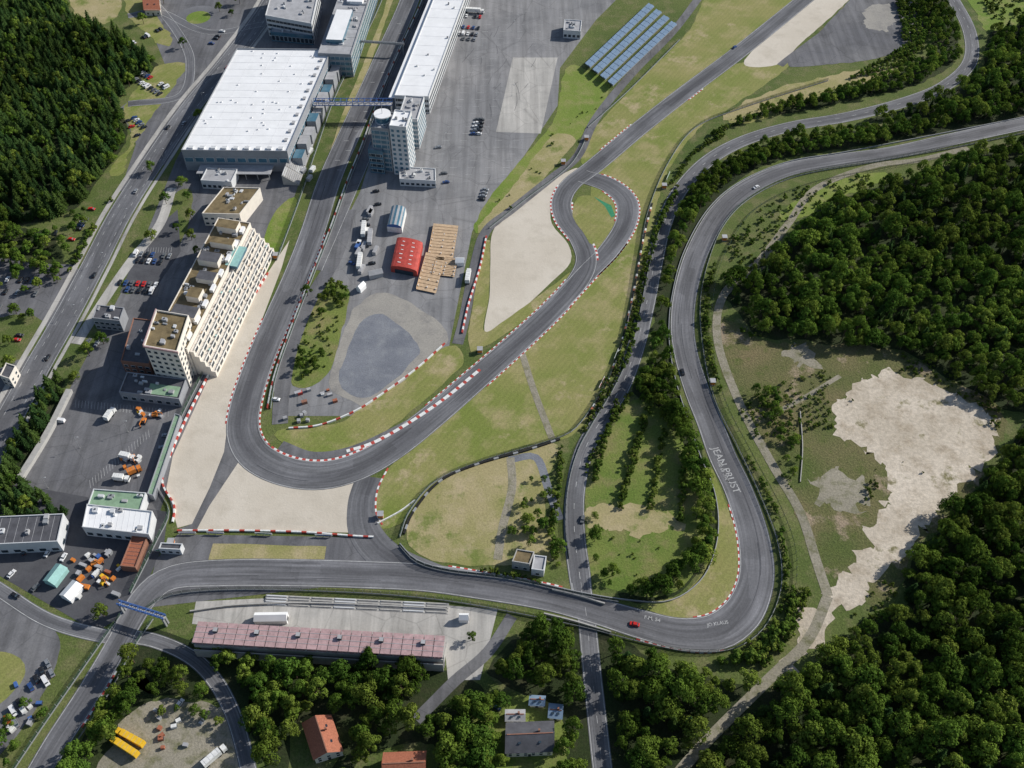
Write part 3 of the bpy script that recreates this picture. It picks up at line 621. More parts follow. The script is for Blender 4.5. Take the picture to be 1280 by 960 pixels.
for q in ((112,445),(130,430),(60,310),(70,345),(30,400),(95,475),(190,300),(12,430),(240,300),(247,318),(250,150),(660,655),(678,660),(640,668),(700,690),(385,370),(402,395),(425,360),(380,455),(345,935),(245,890),(130,770),(590,800),(15,460),(50,360),(230,60),(275,15),(290,20),(235,250),(228,232),(208,255),(240,275),(190,215),(222,290),(160,60),(180,30),(205,5),(300,5),(320,-5),(745,670),(765,720)):
    o=link(bpy.data.objects.new('deciduous_tree',random.choice(BL))); o.location=P(*q); s=R(.5,.85); o.scale=(s,s,s); o.rotation_euler=(0,0,R(0,6))
# ------------------------------------------------------------------ buildings
class Bld:
    def __init__(s,name,px,h,e=None):
        w=[P(x,y,h) for x,y in px]; c=sum(w,Vector())/4; s.h=h
        u=(w[1]-w[0]+w[2]-w[3])/2; v=(w[3]-w[0]+w[2]-w[1])/2; s.L=u.length; s.W=v.length; s.u=u.normalized(); s.v=v.normalized()
        s.c=Vector((c.x,c.y,0)); s.e=e or empty(name,s.c); s.o=s.c-Vector(s.e.location) if e else Vector()
    def T(s,x,y,z): q=s.o+s.u*x+s.v*y; return (q.x,q.y,z)
    def box(s,b,c,d,k,top=None,**kw): b.box(c,d,k,0,top,tf=s.T,**kw)
    def body(s,wk,rk,par=.6,z0=0):
        b=B(); s.box(b,(0,0,(s.h+z0)/2),(s.L,s.W,s.h-z0),wk,rk); b.obj('walls',s.e)
        b=B(); t=.4
        for c,d in (((0,-s.W/2+t/2,0),(s.L+.1,t,par)),((0,s.W/2-t/2,0),(s.L+.1,t,par)),((-s.L/2+t/2,0,0),(t,s.W-2*t,par)),((s.L/2-t/2,0,0),(t,s.W-2*t,par))):
            s.box(b,(c[0],c[1],s.h+par/2-.02),d,wk)
        b.obj('parapet',s.e)
    def windows(s,sides,floors,pitch=3.5,ww=2.,wh=1.5,gk='glass',band=False,z0=1.2,fh=None,fk='white'):
        b=B(); fh=fh or (s.h-z0-.3)/floors
        for sd in sides:
            ln=s.L if sd in 'NS' else s.W; n=max(1,int(ln/pitch))
            for f in range(floors):
                z=z0+f*fh+wh/2
                if band: items=[(0,ln-1.)]
                else: items=[((i+.5)/n*ln-ln/2,ww) for i in range(n)]
                for x,w in items:
                    for kk,ex,d in ((fk,.25,.08),(gk,0,.14)):
                        if sd=='S': s.box(b,(x,-s.W/2,z),(w+ex,d*2,wh+ex),kk)
                        if sd=='N': s.box(b,(x,s.W/2,z),(w+ex,d*2,wh+ex),kk)
                        if sd=='E': s.box(b,(s.L/2,x,z),(d*2,w+ex,wh+ex),kk)
                        if sd=='W': s.box(b,(-s.L/2,x,z),(d*2,w+ex,wh+ex),kk)
                if band:
                    m=int(ln/3)
                    for i in range(m):
                        x=(i+.5)/m*ln-ln/2
                        if sd in 'NS': s.box(b,(x,(-1 if sd=='S' else 1)*s.W/2,z),(.15,.36,wh),fk)
                        else: s.box(b,((-1 if sd=='W' else 1)*s.L/2,x,z),(.36,.15,wh),fk)
        b.obj('windows',s.e)
    def units(s,n,k='steel',smax=3.):
        b=B()
        for i in range(n):
            x=R(-.42,.42)*s.L;y=R(-.42,.42)*s.W;d=R(.8,smax);hh=R(.5,1.6)
            s.box(b,(x,y,s.h+hh/2),(d,R(.8,smax),hh),random.choice([k,'wall','roofG']))
            if R(0,1)<.4: b.cyl(s.T(x,y,s.h+hh+.2),.35,.4,'dark')
        b.obj('rooftop_units',s.e)
    def seams(s,n,k,axis='x',w=.14):
        b=B()
        for i in range(1,n):
            t=i/n
            if axis=='x': s.box(b,(t*s.L-s.L/2,0,s.h+.03),(w,s.W-1,.06),k)
            else: s.box(b,(0,t*s.W-s.W/2,s.h+.035),(s.L-1,w,.07),k)
        b.obj('roof_seams',s.e)
    def door(s,sd,x,w,h,k='dark'):
        b=B()
        if sd=='S': s.box(b,(x,-s.W/2,h/2),(w,.3,h),k)
        if sd=='E': s.box(b,(s.L/2,x,h/2),(.3,w,h),k)
        b.obj('door',s.e)
X=Bld('exhibition_hall',[(225,188),(361,191),(413,62),(298,62)],15); X.body('wallG','roofW',.9); X.windows('SW',1,6,5,3,'glassB',z0=7); X.windows('E',2,4,3,2,'glassB'); X.seams(14,'seam','y'); X.seams(5,'seam','x')
b=B()
for i in range(9): X.box(b,(-X.L/2+5+i*7.,-X.W/2+3.2,15.5),(3.0,2.4,1.),'wall')
for i in range(12): X.box(b,(X.L/2-4,-X.W/2+12+i*9,15.5),(2.0,2.6,1.),'roofG')
for i in range(40): X.box(b,(R(-.45,.4)*X.L,R(-.4,.48)*X.W,15.3),(.9,.9,.6),'seam')
b.obj('rooftop_units',X.e); X.door('S',-10,8,5,'glass'); X.door('S',14,8,5,'glass')
b=B(); X.box(b,(0,-X.W/2-5,5),(X.L*.7,9,.5),'roofG')
for i in range(7): X.box(b,(-X.L*.33+i*X.L*.11,-X.W/2-8.5,2.4),(.4,.4,4.7),'steel')
b.obj('entrance_canopy',X.e)
b=B()
for i in range(9): X.box(b,(X.L/2+4,-X.W/2+8+i*12,4+(i%2)),(6,9,8+2*(i%2)),'wallG','roofG' if i%3 else 'glassB')
b.obj('side_galleries',X.e)
Y=Bld('office_building',[(333,20),(388,30),(400,-12),(342,-22)],16); Y.body('wall','roofG'); Y.windows('SE',4,4,3,1.8,band=True); Y.units(16)
Y=Bld('glass_pavilion',[(338,40),(390,46),(395,28),(344,24)],7); Y.body('glassB','roofG'); Y.windows('SE',1,3,2.4,3.5,'glass'); Y.units(8)
b=B(); Y.box(b,(2,-2,7.7),(14,3,1.2),'red'); b.obj('sign',Y.e)
Y=Bld('boulevard_building',[(398,66),(438,70),(478,-50),(440,-50)],17); Y.body('wallG','roofG'); Y.windows('ES',4,4,3,2.4,'glassB',band=True); Y.units(46,'steel',4); Y.seams(12,'dark','y')
b=B(); Y.box(b,(-Y.L*.1,-Y.W*.25,18.6),(Y.L*.5,Y.W*.3,3.2),'glassB','roofW'); Y.box(b,(Y.L*.1,Y.W*.1,18.2),(Y.L*.5,Y.W*.2,2.4),'roofW'); b.obj('penthouse',Y.e)
def stand(name,c0,c1,depth,rows,h,side,seat='roofG'):
    a=P(*c0);c=P(*c1);d=(c-a);L=d.length;d.normalize();n=Vector((-d.y,d.x,0))*side;e=empty(name,(a+c)/2)
    def T(x,y,z): q=d*x+n*y; return (q.x,q.y,z)
    b=B();s=B()
    for i in range(rows):
        z=h*(i+1)/rows; y=depth*(i+.5)/rows
        b.box((0,y,z/2),(L,depth/rows-.01,z),'concw',tf=T)
        m=int(L/9)
        for j in range(m): s.box(((j+.5)/m*L-L/2,y+.1,z+.2),(L/m-1.1,depth/rows*.45,.38),seat if (j+i//4)%3 else 'wall',tf=T)
    b.obj('terraces',e);s.obj('seats',e)
stand('grandstand',(444,35),(374,232),10,10,7,-1)
X=Bld('covered_grandstand',[(240,803),(553,822),(557,795),(247,777)],11)
b=B(); m=24
for i in range(m):
    x=(i+.5)/m*X.L-X.L/2
    X.box(b,(x,0,11),(X.L/m-.35,X.W,.4),'roofP'); X.box(b,(x,0,11.15),(X.L/m-.1,.2,.3),'roofG'); X.box(b,(x,X.W*.25,11.15),(X.L/m-.1,.15,.3),'roofG'); X.box(b,(x,-X.W*.25,11.15),(X.L/m-.1,.15,.3),'roofG')
b.obj('roof',X.e); b=B()
for i in range(m+1):
    x=i/m*X.L-X.L/2
    X.box(b,(x,-X.W*.35,5.5),(.6,.6,10.5),'concw'); X.box(b,(x,-X.W*.05,10.3),(.35,X.W*.9,.8),'concw')
X.box(b,(0,-X.W/2-1,3.2),(X.L,.4,6.4),'concw'); b.obj('frame',X.e); b=B()
for i in range(9): X.box(b,(0,-X.W*.4+i*1.25,(8-i*.85)/2),(X.L,1.24,8-i*.85),'concw')
b.obj('terraces',X.e); b=B()
for i in range(9):
    for j in range(20): X.box(b,((j+.5)/20*X.L-X.L/2,-X.W*.4+i*1.25,8-i*.85+.2),(X.L/20-1.2,.5,.35),'roofP')
b.obj('seats',X.e); b=B()
for i in range(6): X.box(b,((i+.5)/6*X.L-X.L/2,X.W*.1,11.9),(1.8,1.8,1.5),'dark','roofG')
b.obj('roof_vents',X.e)
stand('concrete_terrace',(330,757),(560,768),5,4,.8,1,seat='concw')
X=Bld('hotel',[(190,430),(233,436),(314,280),(272,272)],20); X.body('cream','roofM'); X.windows('W',5,4,2.2,1.6); X.windows('S',5,4,2.2,1.6); X.units(40,'wallG',3)
for i in range(5):
    hh=17.5-i*3.3; off=X.L/2+1.6+i*2.2; b=B()
    X.box(b,(off-.2,0,hh/2),(2.15,X.W*.98,hh),'cream','cream'); b.obj('terrace_level',X.e)
    b=B(); m=int(X.W/5)
    for j in range(m):
        y=(j+.5)/m*X.W*.96-X.W*.48
        X.box(b,(off+.95,y,hh-1.4),(.14,3.4,1.9),'glass'); X.box(b,(off+.75,y+2.3,hh+.5),(.4,.3,1.),'cream')
        if R(0,1)<.3: X.box(b,(off+.4,y,hh+.4),(.8,1.2,.7),random.choice(['awning','roofD','wood']))
    X.box(b,(off+.85,0,hh+.35),(.12,X.W*.95,.7),'white'); b.obj('balconies',X.e)
b=B()
for i in range(7): X.box(b,(R(-3,3),-X.W/2+8+i*X.W*.14,22.2),(X.L*R(.35,.7),X.W*R(.05,.09),R(3,5)),'cream',random.choice(['roofM','roofG','roofD','roofM']))
for i in range(8): X.box(b,(X.L/2-2,-X.W/2+8+i*X.W*.12,21),(2,X.W*.05,2),'white','roofW')
X.box(b,(X.L/2+1,X.W*.22,19.2),(7,16,2.),'glassB','awning'); b.obj('roof_blocks',X.e)
Y=Bld('hotel_tower',[(180,434),(222,440),(236,396),(196,388)],27); Y.body('cream','roofM',1.); Y.windows('SEW',7,3.2,1.8,1.6); Y.units(9)
b=B(); Y.box(b,(-Y.L/2-.3,0,27.4),(.6,Y.W+1.2,1.2),'roofP'); Y.box(b,(0,-Y.W/2-.3,27.4),(Y.L+1.2,.6,1.2),'roofP'); b.obj('cornice',Y.e)
Y=Bld('hotel_annex',[(150,452),(188,456),(200,402),(168,398)],8); Y.body('brick','roofD'); Y.windows('SW',2,3.5,2,1.3); Y.units(6)
Y=Bld('entrance_building',[(115,398),(150,402),(155,385),(122,382)],8); Y.body('wallG','roofD'); Y.windows('S',2,3,2,1.4); Y.units(5)
Y=Bld('side_wing_building',[(252,268),(300,268),(325,236),(280,234)],9); Y.body('cream','roofM'); Y.windows('SW',2,3.5,2,1.4); Y.units(12)
Y=Bld('reception_building',[(250,226),(290,228),(296,212),(260,210)],6); Y.body('wall','roofG'); Y.windows('SW',1,3,2,2); Y.units(6)
X=Bld('pit_building',[(493,119),(536,122),(602,-60),(566,-60)],13); X.body('wall','roofW',.5); X.windows('WE',3,4,3,2.2,band=True); X.windows('S',3,4,3,2.,band=True); X.seams(16,'seam','y'); X.units(10,'roofG',1.4)
b=B(); X.box(b,(-X.L/2-2.,0,11.5),(4,X.W,.5),'roofW')
for i in range(30): X.box(b,(-X.L/2-3.8,(i+.5)/30*X.W-X.W/2,5.6),(.3,.3,11.2),'steel')
b.obj('pit_canopy',X.e)
X=Bld('control_tower',[(463,160),(486,163),(494,142),(472,140)],32); X.body('wallG','roofG',1.); X.windows('SWE',9,3.5,2.8,2.3,'glassB',band=True); X.units(8,smax=2)
Y=Bld('tower_b',[(486,158),(508,160),(514,140),(494,138)],36,X.e); Y.body('wall','roofW',.8); Y.windows('SE',10,3.,1.8,1.8,'glassB'); Y.units(5,smax=2)
Y=Bld('tower_c',[(497,148),(522,150),(530,122),(507,120)],22,X.e); Y.body('wall','roofG',.8); Y.windows('SE',6,4,2.6,2,'glassB',band=True); Y.units(8)
Y=Bld('tower_d',[(460,188),(478,190),(484,172),(466,170)],17,X.e); Y.body('glassB','roofG',.8); Y.windows('SE',4,4,2.6,2,'glass',band=True); Y.units(4,smax=2)
Y=Bld('tower_e',[(480,196),(506,198),(511,178),(487,176)],11,X.e); Y.body('wall','roofW',.8); Y.windows('SE',3,4,2.6,2,'glass',band=True); Y.units(5,smax=2)
b=B(); q=X.T(0,0,0); b.cyl((q[0],q[1],34.5),4.2,4.5,'glassB',20); b.cyl((q[0],q[1],37.1),5.2,.7,'roofW',20); b.cyl((q[0],q[1],32.4),5.,.5,'wall',20); b.cyl((q[0],q[1],41),.15,8,'steel'); b.obj('observation_deck',X.e)
Y=Bld('race_office_building',[(498,224),(546,227),(543,211),(501,209)],5); Y.body('wall','roofG'); Y.windows('SE',1,3,2,1.6); Y.units(14,'white',2)
Y=Bld('square_pavilion',[(704,38),(726,40),(727,26),(706,25)],6); Y.body('wall','roofG'); Y.windows('SE',1,3,2,2); Y.units(6)
n=10
def arch(Y,b,z,rise,ks,k2):
    for i in range(n):
        a0=math.pi*i/n;a1=math.pi*(i+1)/n
        f=lambda a,y:Y.T(-math.cos(a)*Y.L/2,y,z+math.sin(a)*rise)
        b.face([f(a0,-Y.W/2),f(a1,-Y.W/2),f(a1,Y.W/2),f(a0,Y.W/2)],ks[i%len(ks)])
    for s_ in (-1,1): b.face([Y.T(-math.cos(math.pi*i/n)*Y.L/2,s_*Y.W/2,z+math.sin(math.pi*i/n)*rise) for i in range(n+1)],k2)
Y=Bld('market_tent',[(487,332),(522,338),(527,302),(497,296)],5)
b=B(); Y.box(b,(0,0,2.),(Y.L,Y.W,4.),'red'); b.obj('walls',Y.e); b=B(); arch(Y,b,4,1.8,('red',),'red')
for j in range(2):
    for i in range(6): Y.box(b,((j-.5)*Y.L*.32,-Y.W*.36+i*Y.W*.145,5.62),(3.2-(i%2),.55,.2),'white')
b.obj('roof',Y.e); b=B(); Y.box(b,(0,-Y.W/2-.1,1.6),(Y.L*.7,.2,3),'glass'); b.obj('door',Y.e)
Y=Bld('arched_hall',[(483,280),(502,282),(507,258),(489,256)],6)
b=B(); Y.box(b,(0,0,2),(Y.L,Y.W,4),'white'); arch(Y,b,4,2.4,('glassB','roofG'),'blue'); b.obj('shell',Y.e)
for px in ([(520,360),(545,366),(556,320),(533,316)],[(535,318),(566,322),(573,282),(542,280)],[(540,342),(568,345),(572,324),(546,321)]):
    Y=Bld('wooden_deck',px,1.6); b=B(); m=11
    for i in range(m): Y.box(b,(0,(i+.5)/m*Y.W-Y.W/2,.8+i*.08),(Y.L,Y.W/m-.25,.3+i*.04),'wood')
    for i in range(5):
        for j in (-1,0,1): Y.box(b,(j*Y.L*.45,(i+.5)/5*Y.W-Y.W/2,.9),(.35,.9,1.8),'wall')
    Y.box(b,(-Y.L/2,0,1.2),(.15,Y.W,1.6),'wood'); b.obj('boards',Y.e)
for r in range(4):
    l0=(731+r*9.5,79+r*7.5);l1=(738+r*9.5,84.5+r*7.5); f0=(811+r*9.5,3+r*7.5); f1=(818+r*9.5,8.5+r*7.5)
    Y=Bld('solar_carport',[l0,l1,f1,f0],4.); b=B(); m=15
    for i in range(m):
        for j in range(2): Y.box(b,((j-.5)*Y.L*.5,(i+.5)/m*Y.W-Y.W/2,3.9+j*.5),(Y.L*.48,Y.W/m-.4,.12),'solar')
        Y.box(b,((j-.5)*Y.L*.3,(i+.5)/m*Y.W-Y.W/2,1.9),(.25,.25,3.8),'steel')
    Y.box(b,(0,0,3.75),(Y.L,Y.W,.08),'steel'); b.obj('panels',Y.e)
Y=Bld('workshop_building',[(102,660),(187,668),(190,640),(110,630)],7); Y.body('wall','roofW'); Y.windows('S',1,4,2.6,2.2); Y.seams(12,'seam','x'); Y.units(8)
Y=Bld('green_roof_building',[(108,634),(176,640),(182,616),(118,612)],6); Y.body('wall','roofGr'); Y.windows('S',1,4,2,1.5); Y.units(5)
Y=Bld('warehouse_building',[(-40,682),(72,678),(80,642),(-30,648)],8); Y.body('wall','roofD'); Y.windows('SE',1,5,3,2); Y.seams(10,'roofG','x'); Y.units(6)
Y=Bld('service_building',[(148,490),(225,500),(232,474),(160,466)],6); Y.body('wallG','roofD'); Y.windows('S',1,4,2.4,2); Y.units(12)
b=B(); Y.box(b,(Y.L*.2,-Y.W*.15,6.1),(Y.L*.5,Y.W*.5,.2),'roofGr'); b.obj('roof_garden',Y.e)
Y=Bld('red_roof_shed',[(150,708),(170,710),(184,672),(166,670)],4); Y.body('brick','roofT'); Y.windows('W',1,4,2,1.4); Y.seams(8,'roofD','y')
Y=Bld('garage_row',[(184,618),(192,620),(226,520),(219,517)],4); Y.body('wallG','roofGr'); Y.windows('W',1,4,3,2.2,'dark'); Y.seams(12,'roofG','y')
Y=Bld('gate_house',[(198,686),(226,688),(228,680),(202,679)],4); Y.body('wall','roofD'); Y.windows('S',1,3,1.6,1.4)
Y=Bld('timing_hut',[(664,712),(680,714),(683,696),(668,694)],5); Y.body('wall','roofG'); Y.windows('S',1,3,1.6,1.4)
Y=Bld('marshal_building',[(640,702),(662,706),(668,690),(646,687)],6); Y.body('concw','roofM'); Y.windows('SE',1,3,1.6,1.4)
Y=Bld('villa',[(0,470),(12,474),(20,458),(8,454)],7); Y.body('cream','roofD'); Y.windows('SE',2,3,1.4,1.3)
def house(name,px,h,ridge,wk,rk,axis='x'):
    Y=Bld(name,px,h); b=B(); Y.box(b,(0,0,h/2),(Y.L,Y.W,h),wk); b.obj('walls',Y.e); Y.windows('SEW',2 if h>5 else 1,3,1.2,1.3); b=B()
    l,w=Y.L/2+.6,Y.W/2+.6; T=Y.T
    if axis=='x':
        b.face([T(-l,-w,h-.2),T(l,-w,h-.2),T(l,0,ridge),T(-l,0,ridge)],rk); b.face([T(l,w,h-.2),T(-l,w,h-.2),T(-l,0,ridge),T(l,0,ridge)],rk)
        for s_ in (-1,1): b.face([T(s_*(l-.6),-w+.6,h),T(s_*(l-.6),w-.6,h),T(s_*(l-.6),0,ridge-.1)],wk)
    else:
        b.face([T(-l,-w,h-.2),T(0,-w,ridge),T(0,w,ridge),T(-l,w,h-.2)],rk); b.face([T(l,w,h-.2),T(0,w,ridge),T(0,-w,ridge),T(l,-w,h-.2)],rk)
        for s_ in (-1,1): b.face([T(-l+.6,s_*(w-.6),h),T(l-.6,s_*(w-.6),h),T(0,s_*(w-.6),ridge-.1)],wk)
    Y.box(b,(Y.L*.2,Y.W*.1,ridge+.2),(.8,.8,1.6),'brick'); Y.box(b,(0,0,ridge),(Y.L if axis=='x' else .4,.4 if axis=='x' else Y.W,.2),'brick'); b.obj('roof',Y.e); Y.door('S',0,1.1,2.1)
    b=B()
    for s_ in (-1,1):
        if axis=='x': Y.box(b,(s_*Y.L*.22,-Y.W*.26,(h+ridge)/2+.2),(1.1,.9,.12),'glass')
        else: Y.box(b,(Y.L*.26,s_*Y.W*.22,(h+ridge)/2+.2),(.9,1.1,.12),'glass')
    b.obj('roof_windows',Y.e)
house('brick_house',[(392,948),(428,938),(412,895),(380,905)],5.5,9,'cream','roofT','y')
house('village_house',[(478,975),(532,973),(530,940),(482,942)],5.5,9,'cream','roofT')
house('village_house',[(632,940),(692,938),(690,902),(635,905)],5.5,9,'cream','roofD')
house('garden_shed',[(632,900),(656,900),(654,888),(634,888)],3,4.2,'white','roofG')
house('garden_shed',[(662,880),(680,881),(680,871),(664,870)],3,4.2,'white','solar')
house('garden_shed',[(686,896),(702,897),(702,882),(688,880)],3,4.2,'white','solar')
house('village_house',[(180,12),(200,12),(198,-6),(180,-6)],5,8,'cream','roofT')
def bridge(name,c0,c1,z,w,k,hh=3.):
    a=P(c0[0],c0[1],z);c=P(c1[0],c1[1],z);d=c-a;L=d.length;d.normalize();n=Vector((-d.y,d.x,0));m0=(a+c)/2;e=empty(name,(m0.x,m0.y,0))
    T=lambda x,y,zz:((d*x+n*y).x,(d*x+n*y).y,zz)
    b=B(); b.box((0,0,z),(L,w,.4),'concw',tf=T)
    for s_ in (-1,1):
        b.box((0,s_*w/2,z+hh),(L,.3,.3),k,tf=T); b.box((0,s_*w/2,z+.3),(L,.3,.3),k,tf=T)
        m=int(L/hh/1.2)
        for i in range(m+1):
            x=-L/2+L*i/m; b.box((x,s_*w/2,z+hh/2),(.25,.25,hh),k,tf=T)
            if i<m:
                x2=x+L/m; p0=T(x,s_*w/2,z+.3);p1=T(x2,s_*w/2,z+hh); v=Vector((0,0,.12))
                b.face([Vector(p0)-v,Vector(p1)-v,Vector(p1)+v,Vector(p0)+v],k)
    for i in range(int(L/4)): b.box((-L/2+2+i*4,0,z+hh),(.25,w-.4,.25),k,tf=T)
    b.obj('truss',e); b=B()
    for x in (-L/2+.8,L/2-.8):
        for s_ in (-1,1): b.box((x,s_*w/2*.8,z/2),(.8,.8,z),'steel',tf=T)
    b.obj('piers',e)
bridge('footbridge',(392,130),(490,130),11,4,'blue',3.); bridge('track_gantry',(148,754),(206,772),7,1.8,'blue',1.6); bridge('start_gantry',(444,52),(505,56),8,1.,'steel',1.2)
def lamp(px,h=9):
    b=B(); b.cyl((0,0,h/2),.1,h,'steel',8,.06); b.box((.8,0,h),(1.8,.1,.1),'steel'); b.box((1.7,0,h-.05),(.7,.3,.14),'wall'); b.cyl((0,0,.2),.2,.4,'concw'); b.obj('street_lamp',loc=P(*px))
for q in ((130,330),(160,275),(205,200),(95,395),(60,460),(255,130),(300,75),(100,560),(160,540),(60,610),(560,60),(575,110),(555,180),(640,120),(640,40)): lamp(q)
# ------------------------------------------------------------------ vehicles
def carmesh(paintk,kind='car'):
    b=B(); l,w,hh=(4.4,1.8,1.45) if kind=='car' else (5.2,2.,2.2)
    b.box((0,0,.55),(l,w,.5),paintk,tp=.97,tpy=.96); b.box((0,0,.85),(l*.96,w*.95,.12),paintk,tp=.93,tpy=.9)
    if kind=='car':
        b.box((-.25,0,1.16),(2.5,w*.88,.5),'glass',tp=.66,tpy=.82); b.box((-.25,0,1.43),(1.66,w*.73,.05),paintk)
        for x in (-.95,.1,.6):
            for s_ in (-1,1): b.box((x,s_*w*.385,1.18),(.07,.06,.46),paintk)
    else:
        b.box((-.35,0,1.5),(4.2,w*.94,1.2),paintk,tp=.93,tpy=.9); b.box((1.62,0,1.55),(.35,w*.8,.7),'glass',tp=.6)
        for s_ in (-1,1): b.box((.2,s_*w*.455,1.6),(2.4,.06,.5),'glass')
    for x in (-l*.31,l*.31):
        for s_ in (-1,1): b.cyl((x,s_*w*.45,.33),.33,.24,'tyre',12,axis='y'); b.cyl((x,s_*w*.49,.33),.18,.22,'steel',8,axis='y')
    for s_ in (-1,1):
        b.box((l*.485,s_*w*.36,.62),(.1,.34,.16),'white'); b.box((-l*.485,s_*w*.37,.66),(.1,.3,.16),'red'); b.box((.7,s_*w*.53,.98),(.18,.2,.14),paintk)
    b.box((l*.49,0,.42),(.1,w*.8,.2),'dark'); b.box((-l*.49,0,.42),(.1,w*.8,.2),'dark')
    return b.mesh('car_'+paintk)
M['cw']=plain('car_white',(.72,.72,.72),.3,.02,spec=.5);M['cs']=plain('car_silver',(.38,.39,.40),.3,.02,metal=.5,spec=.5);M['ck']=plain('car_black',(.02,.02,.022),.25,.02,spec=.5)
M['cr']=plain('car_red',(.5,.02,.015),.3,.02,spec=.5);M['cb']=plain('car_blue',(.03,.07,.2),.3,.02,spec=.5);M['cg']=plain('car_grey',(.12,.125,.13),.3,.02,spec=.5)
CARS=[carmesh(k) for k in ('cw','cs','ck','cr','cb','cg')]; VAN=carmesh('cw','van')
MIXC=[CARS[0],CARS[0],CARS[1],CARS[1],CARS[1],CARS[2],CARS[2],CARS[2],CARS[5],CARS[5],CARS[4],CARS[4],CARS[3],VAN]
def car(px,to,mesh=None,name='parked_car'):
    a=P(*px);c=P(*to);d=c-a; o=link(bpy.data.objects.new(name,mesh or random.choice(MIXC))); o.location=(a.x,a.y,.15); o.rotation_euler=(0,0,math.atan2(d.y,d.x)+random.choice([0,math.pi])+R(-.04,.04)); return o
car((793,781),(810,785),CARS[3],'red_car'); car((853,466),(857,480),CARS[2],'dark_car'); car((945,235),(960,228),CARS[0],'white_car'); car((918,60),(925,55),CARS[4],'dark_car')
def row(p0,p1,n,ang,fill=.85,dist=2.7):
    a=P(*p0);c=P(*p1);d=(c-a);n=n or int(d.length/dist)
    for i in range(n):
        if R(0,1)>fill: continue
        q=a+d*(i/max(1,n-1)); o=link(bpy.data.objects.new('parked_car',random.choice(MIXC))); o.location=(q.x,q.y,.12); t=math.atan2(d.y,d.x)+math.radians(ang); o.rotation_euler=(0,0,t+random.choice([0,math.pi])+R(-.05,.05))
row((170,318),(212,321),0,90);row((172,326),(208,329),0,90);row((150,354),(195,357),0,90,.8);row((152,362),(190,365),0,90,.6)
row((568,42),(596,44),0,90,.9);row((566,48),(593,50),0,90,.5);row((573,34),(598,36),0,90,.8)
row((597,150),(592,168),0,90,1);row((602,150),(598,168),0,90,.8);row((608,234),(598,262),0,90,.8);row((572,20),(600,22),0,90,.6)
row((548,185),(560,240),0,90,.2)
row((10,350),(50,352),0,90,.6);row((0,365),(45,368),0,90,.6);row((0,385),(40,388),0,90,.4);row((90,300),(115,262),0,90,.4);row((20,295),(70,292),0,90,.3)
row((30,470),(0,520),0,0,.3,7);row((5,455),(25,420),0,90,.5);row((100,425),(122,430),0,90,.7);row((210,160),(185,195),0,0,.3,6)
row((155,60),(205,35),0,90,.6);row((170,100),(200,118),0,90,.6);row((165,145),(180,160),0,90,.6);row((178,92),(208,110),0,90,.6);row((160,152),(172,170),0,90,.5);row((262,58),(278,40),0,90,.5)
row((0,700),(30,690),0,90,.6);row((15,718),(45,735),0,90,.6);row((60,692),(90,700),0,90,.6);row((10,900),(60,830),0,60,.7,3.2);row((20,905),(65,842),0,60,.5,3.2)
row((200,575),(208,545),0,90,.4);row((225,880),(255,900),0,90,.6);row((345,500),(352,480),0,90,.5);row((455,260),(465,330),0,90,.4,5);row((470,240),(478,290),0,90,.4,5)
row((480,350),(500,370),0,90,.6,4);row((440,330),(425,345),0,90,.6,4);row((60,555),(80,520),0,90,.2)
for p,t in (((118,345),(105,370)),((170,240),(158,262)),((60,448),(50,462)),((728,650),(726,660)),((20,745),(40,757)),((285,85),(270,103)),((230,155),(220,168)),((620,885),(630,890)),((612,890),(622,896))): car(p,t)
def truck(px,to,k='white',L=13.,name='articulated_truck',cab=True):
    a=P(*px);c=P(*to);d=c-a; b=B(); b.box((0,0,2.5),(L,2.5,2.7),k); b.box((0,0,1.05),(L*.96,1.,.25),'dark')
    for i in range(int(L/2)): b.box((-L/2+1+i*2,0,3.87),(.08,2.5,.05),'roofG')
    if cab:
        b.box((L/2+1.6,0,1.7),(2.1,2.45,2.4),k,tp=.9,tpy=.95); b.box((L/2+2.55,0,2.2),(.3,2.1,.8),'glass')
        for s_ in (-1,1): b.cyl((L/2+1.5,s_*1.05,.5),.5,.35,'tyre',12,axis='y')
    for x in (-L*.4,-L*.3,L*.38):
        for s_ in (-1,1): b.cyl((x,s_*1.05,.5),.5,.35,'tyre',12,axis='y')
    o=b.obj(name,loc=(a.x,a.y,.1)); o.rotation_euler=(0,0,math.atan2(d.y,d.x)); return o
truck((161,938),(144,927),'yellow',11);truck((168,926),(150,916),'yellow',11);truck((266,950),(280,938),'white',8,'coach_bus')
truck((590,16),(606,17),'white',13); truck((137,523),(142,516),'white',5); truck((158,573),(172,576),'white',5);truck((166,592),(175,588),'orange',4);truck((150,600),(160,601),'white',5);truck((210,500),(225,504),'green',8)
truck((585,350),(588,330),'white',8); truck((455,290),(452,320),'white',12,cab=False,name='race_trailer');truck((463,300),(460,330),'roofG',12,cab=False,name='race_trailer');truck((450,330),(448,345),'white',12,cab=False,name='race_trailer')
def tent(px,w,l,k='roofW',rot=0,name='marquee_tent'):
    a=P(*px); b=B(); h=3
    b.box((0,0,1.5),(l,w,3),k); b.face([(-l/2-.2,-w/2-.2,h),(l/2+.2,-w/2-.2,h),(l/2,0,h+1.8),(-l/2,0,h+1.8)],k); b.face([(l/2+.2,w/2+.2,h),(-l/2-.2,w/2+.2,h),(-l/2,0,h+1.8),(l/2,0,h+1.8)],k)
    for s_ in (-1,1): b.face([(s_*l/2,-w/2,h),(s_*l/2,w/2,h),(s_*l/2,0,h+1.8)],k)
    b.box((l/2,0,1.2),(.1,w*.5,2.3),'dark'); o=b.obj(name,loc=a); o.rotation_euler=(0,0,rot)
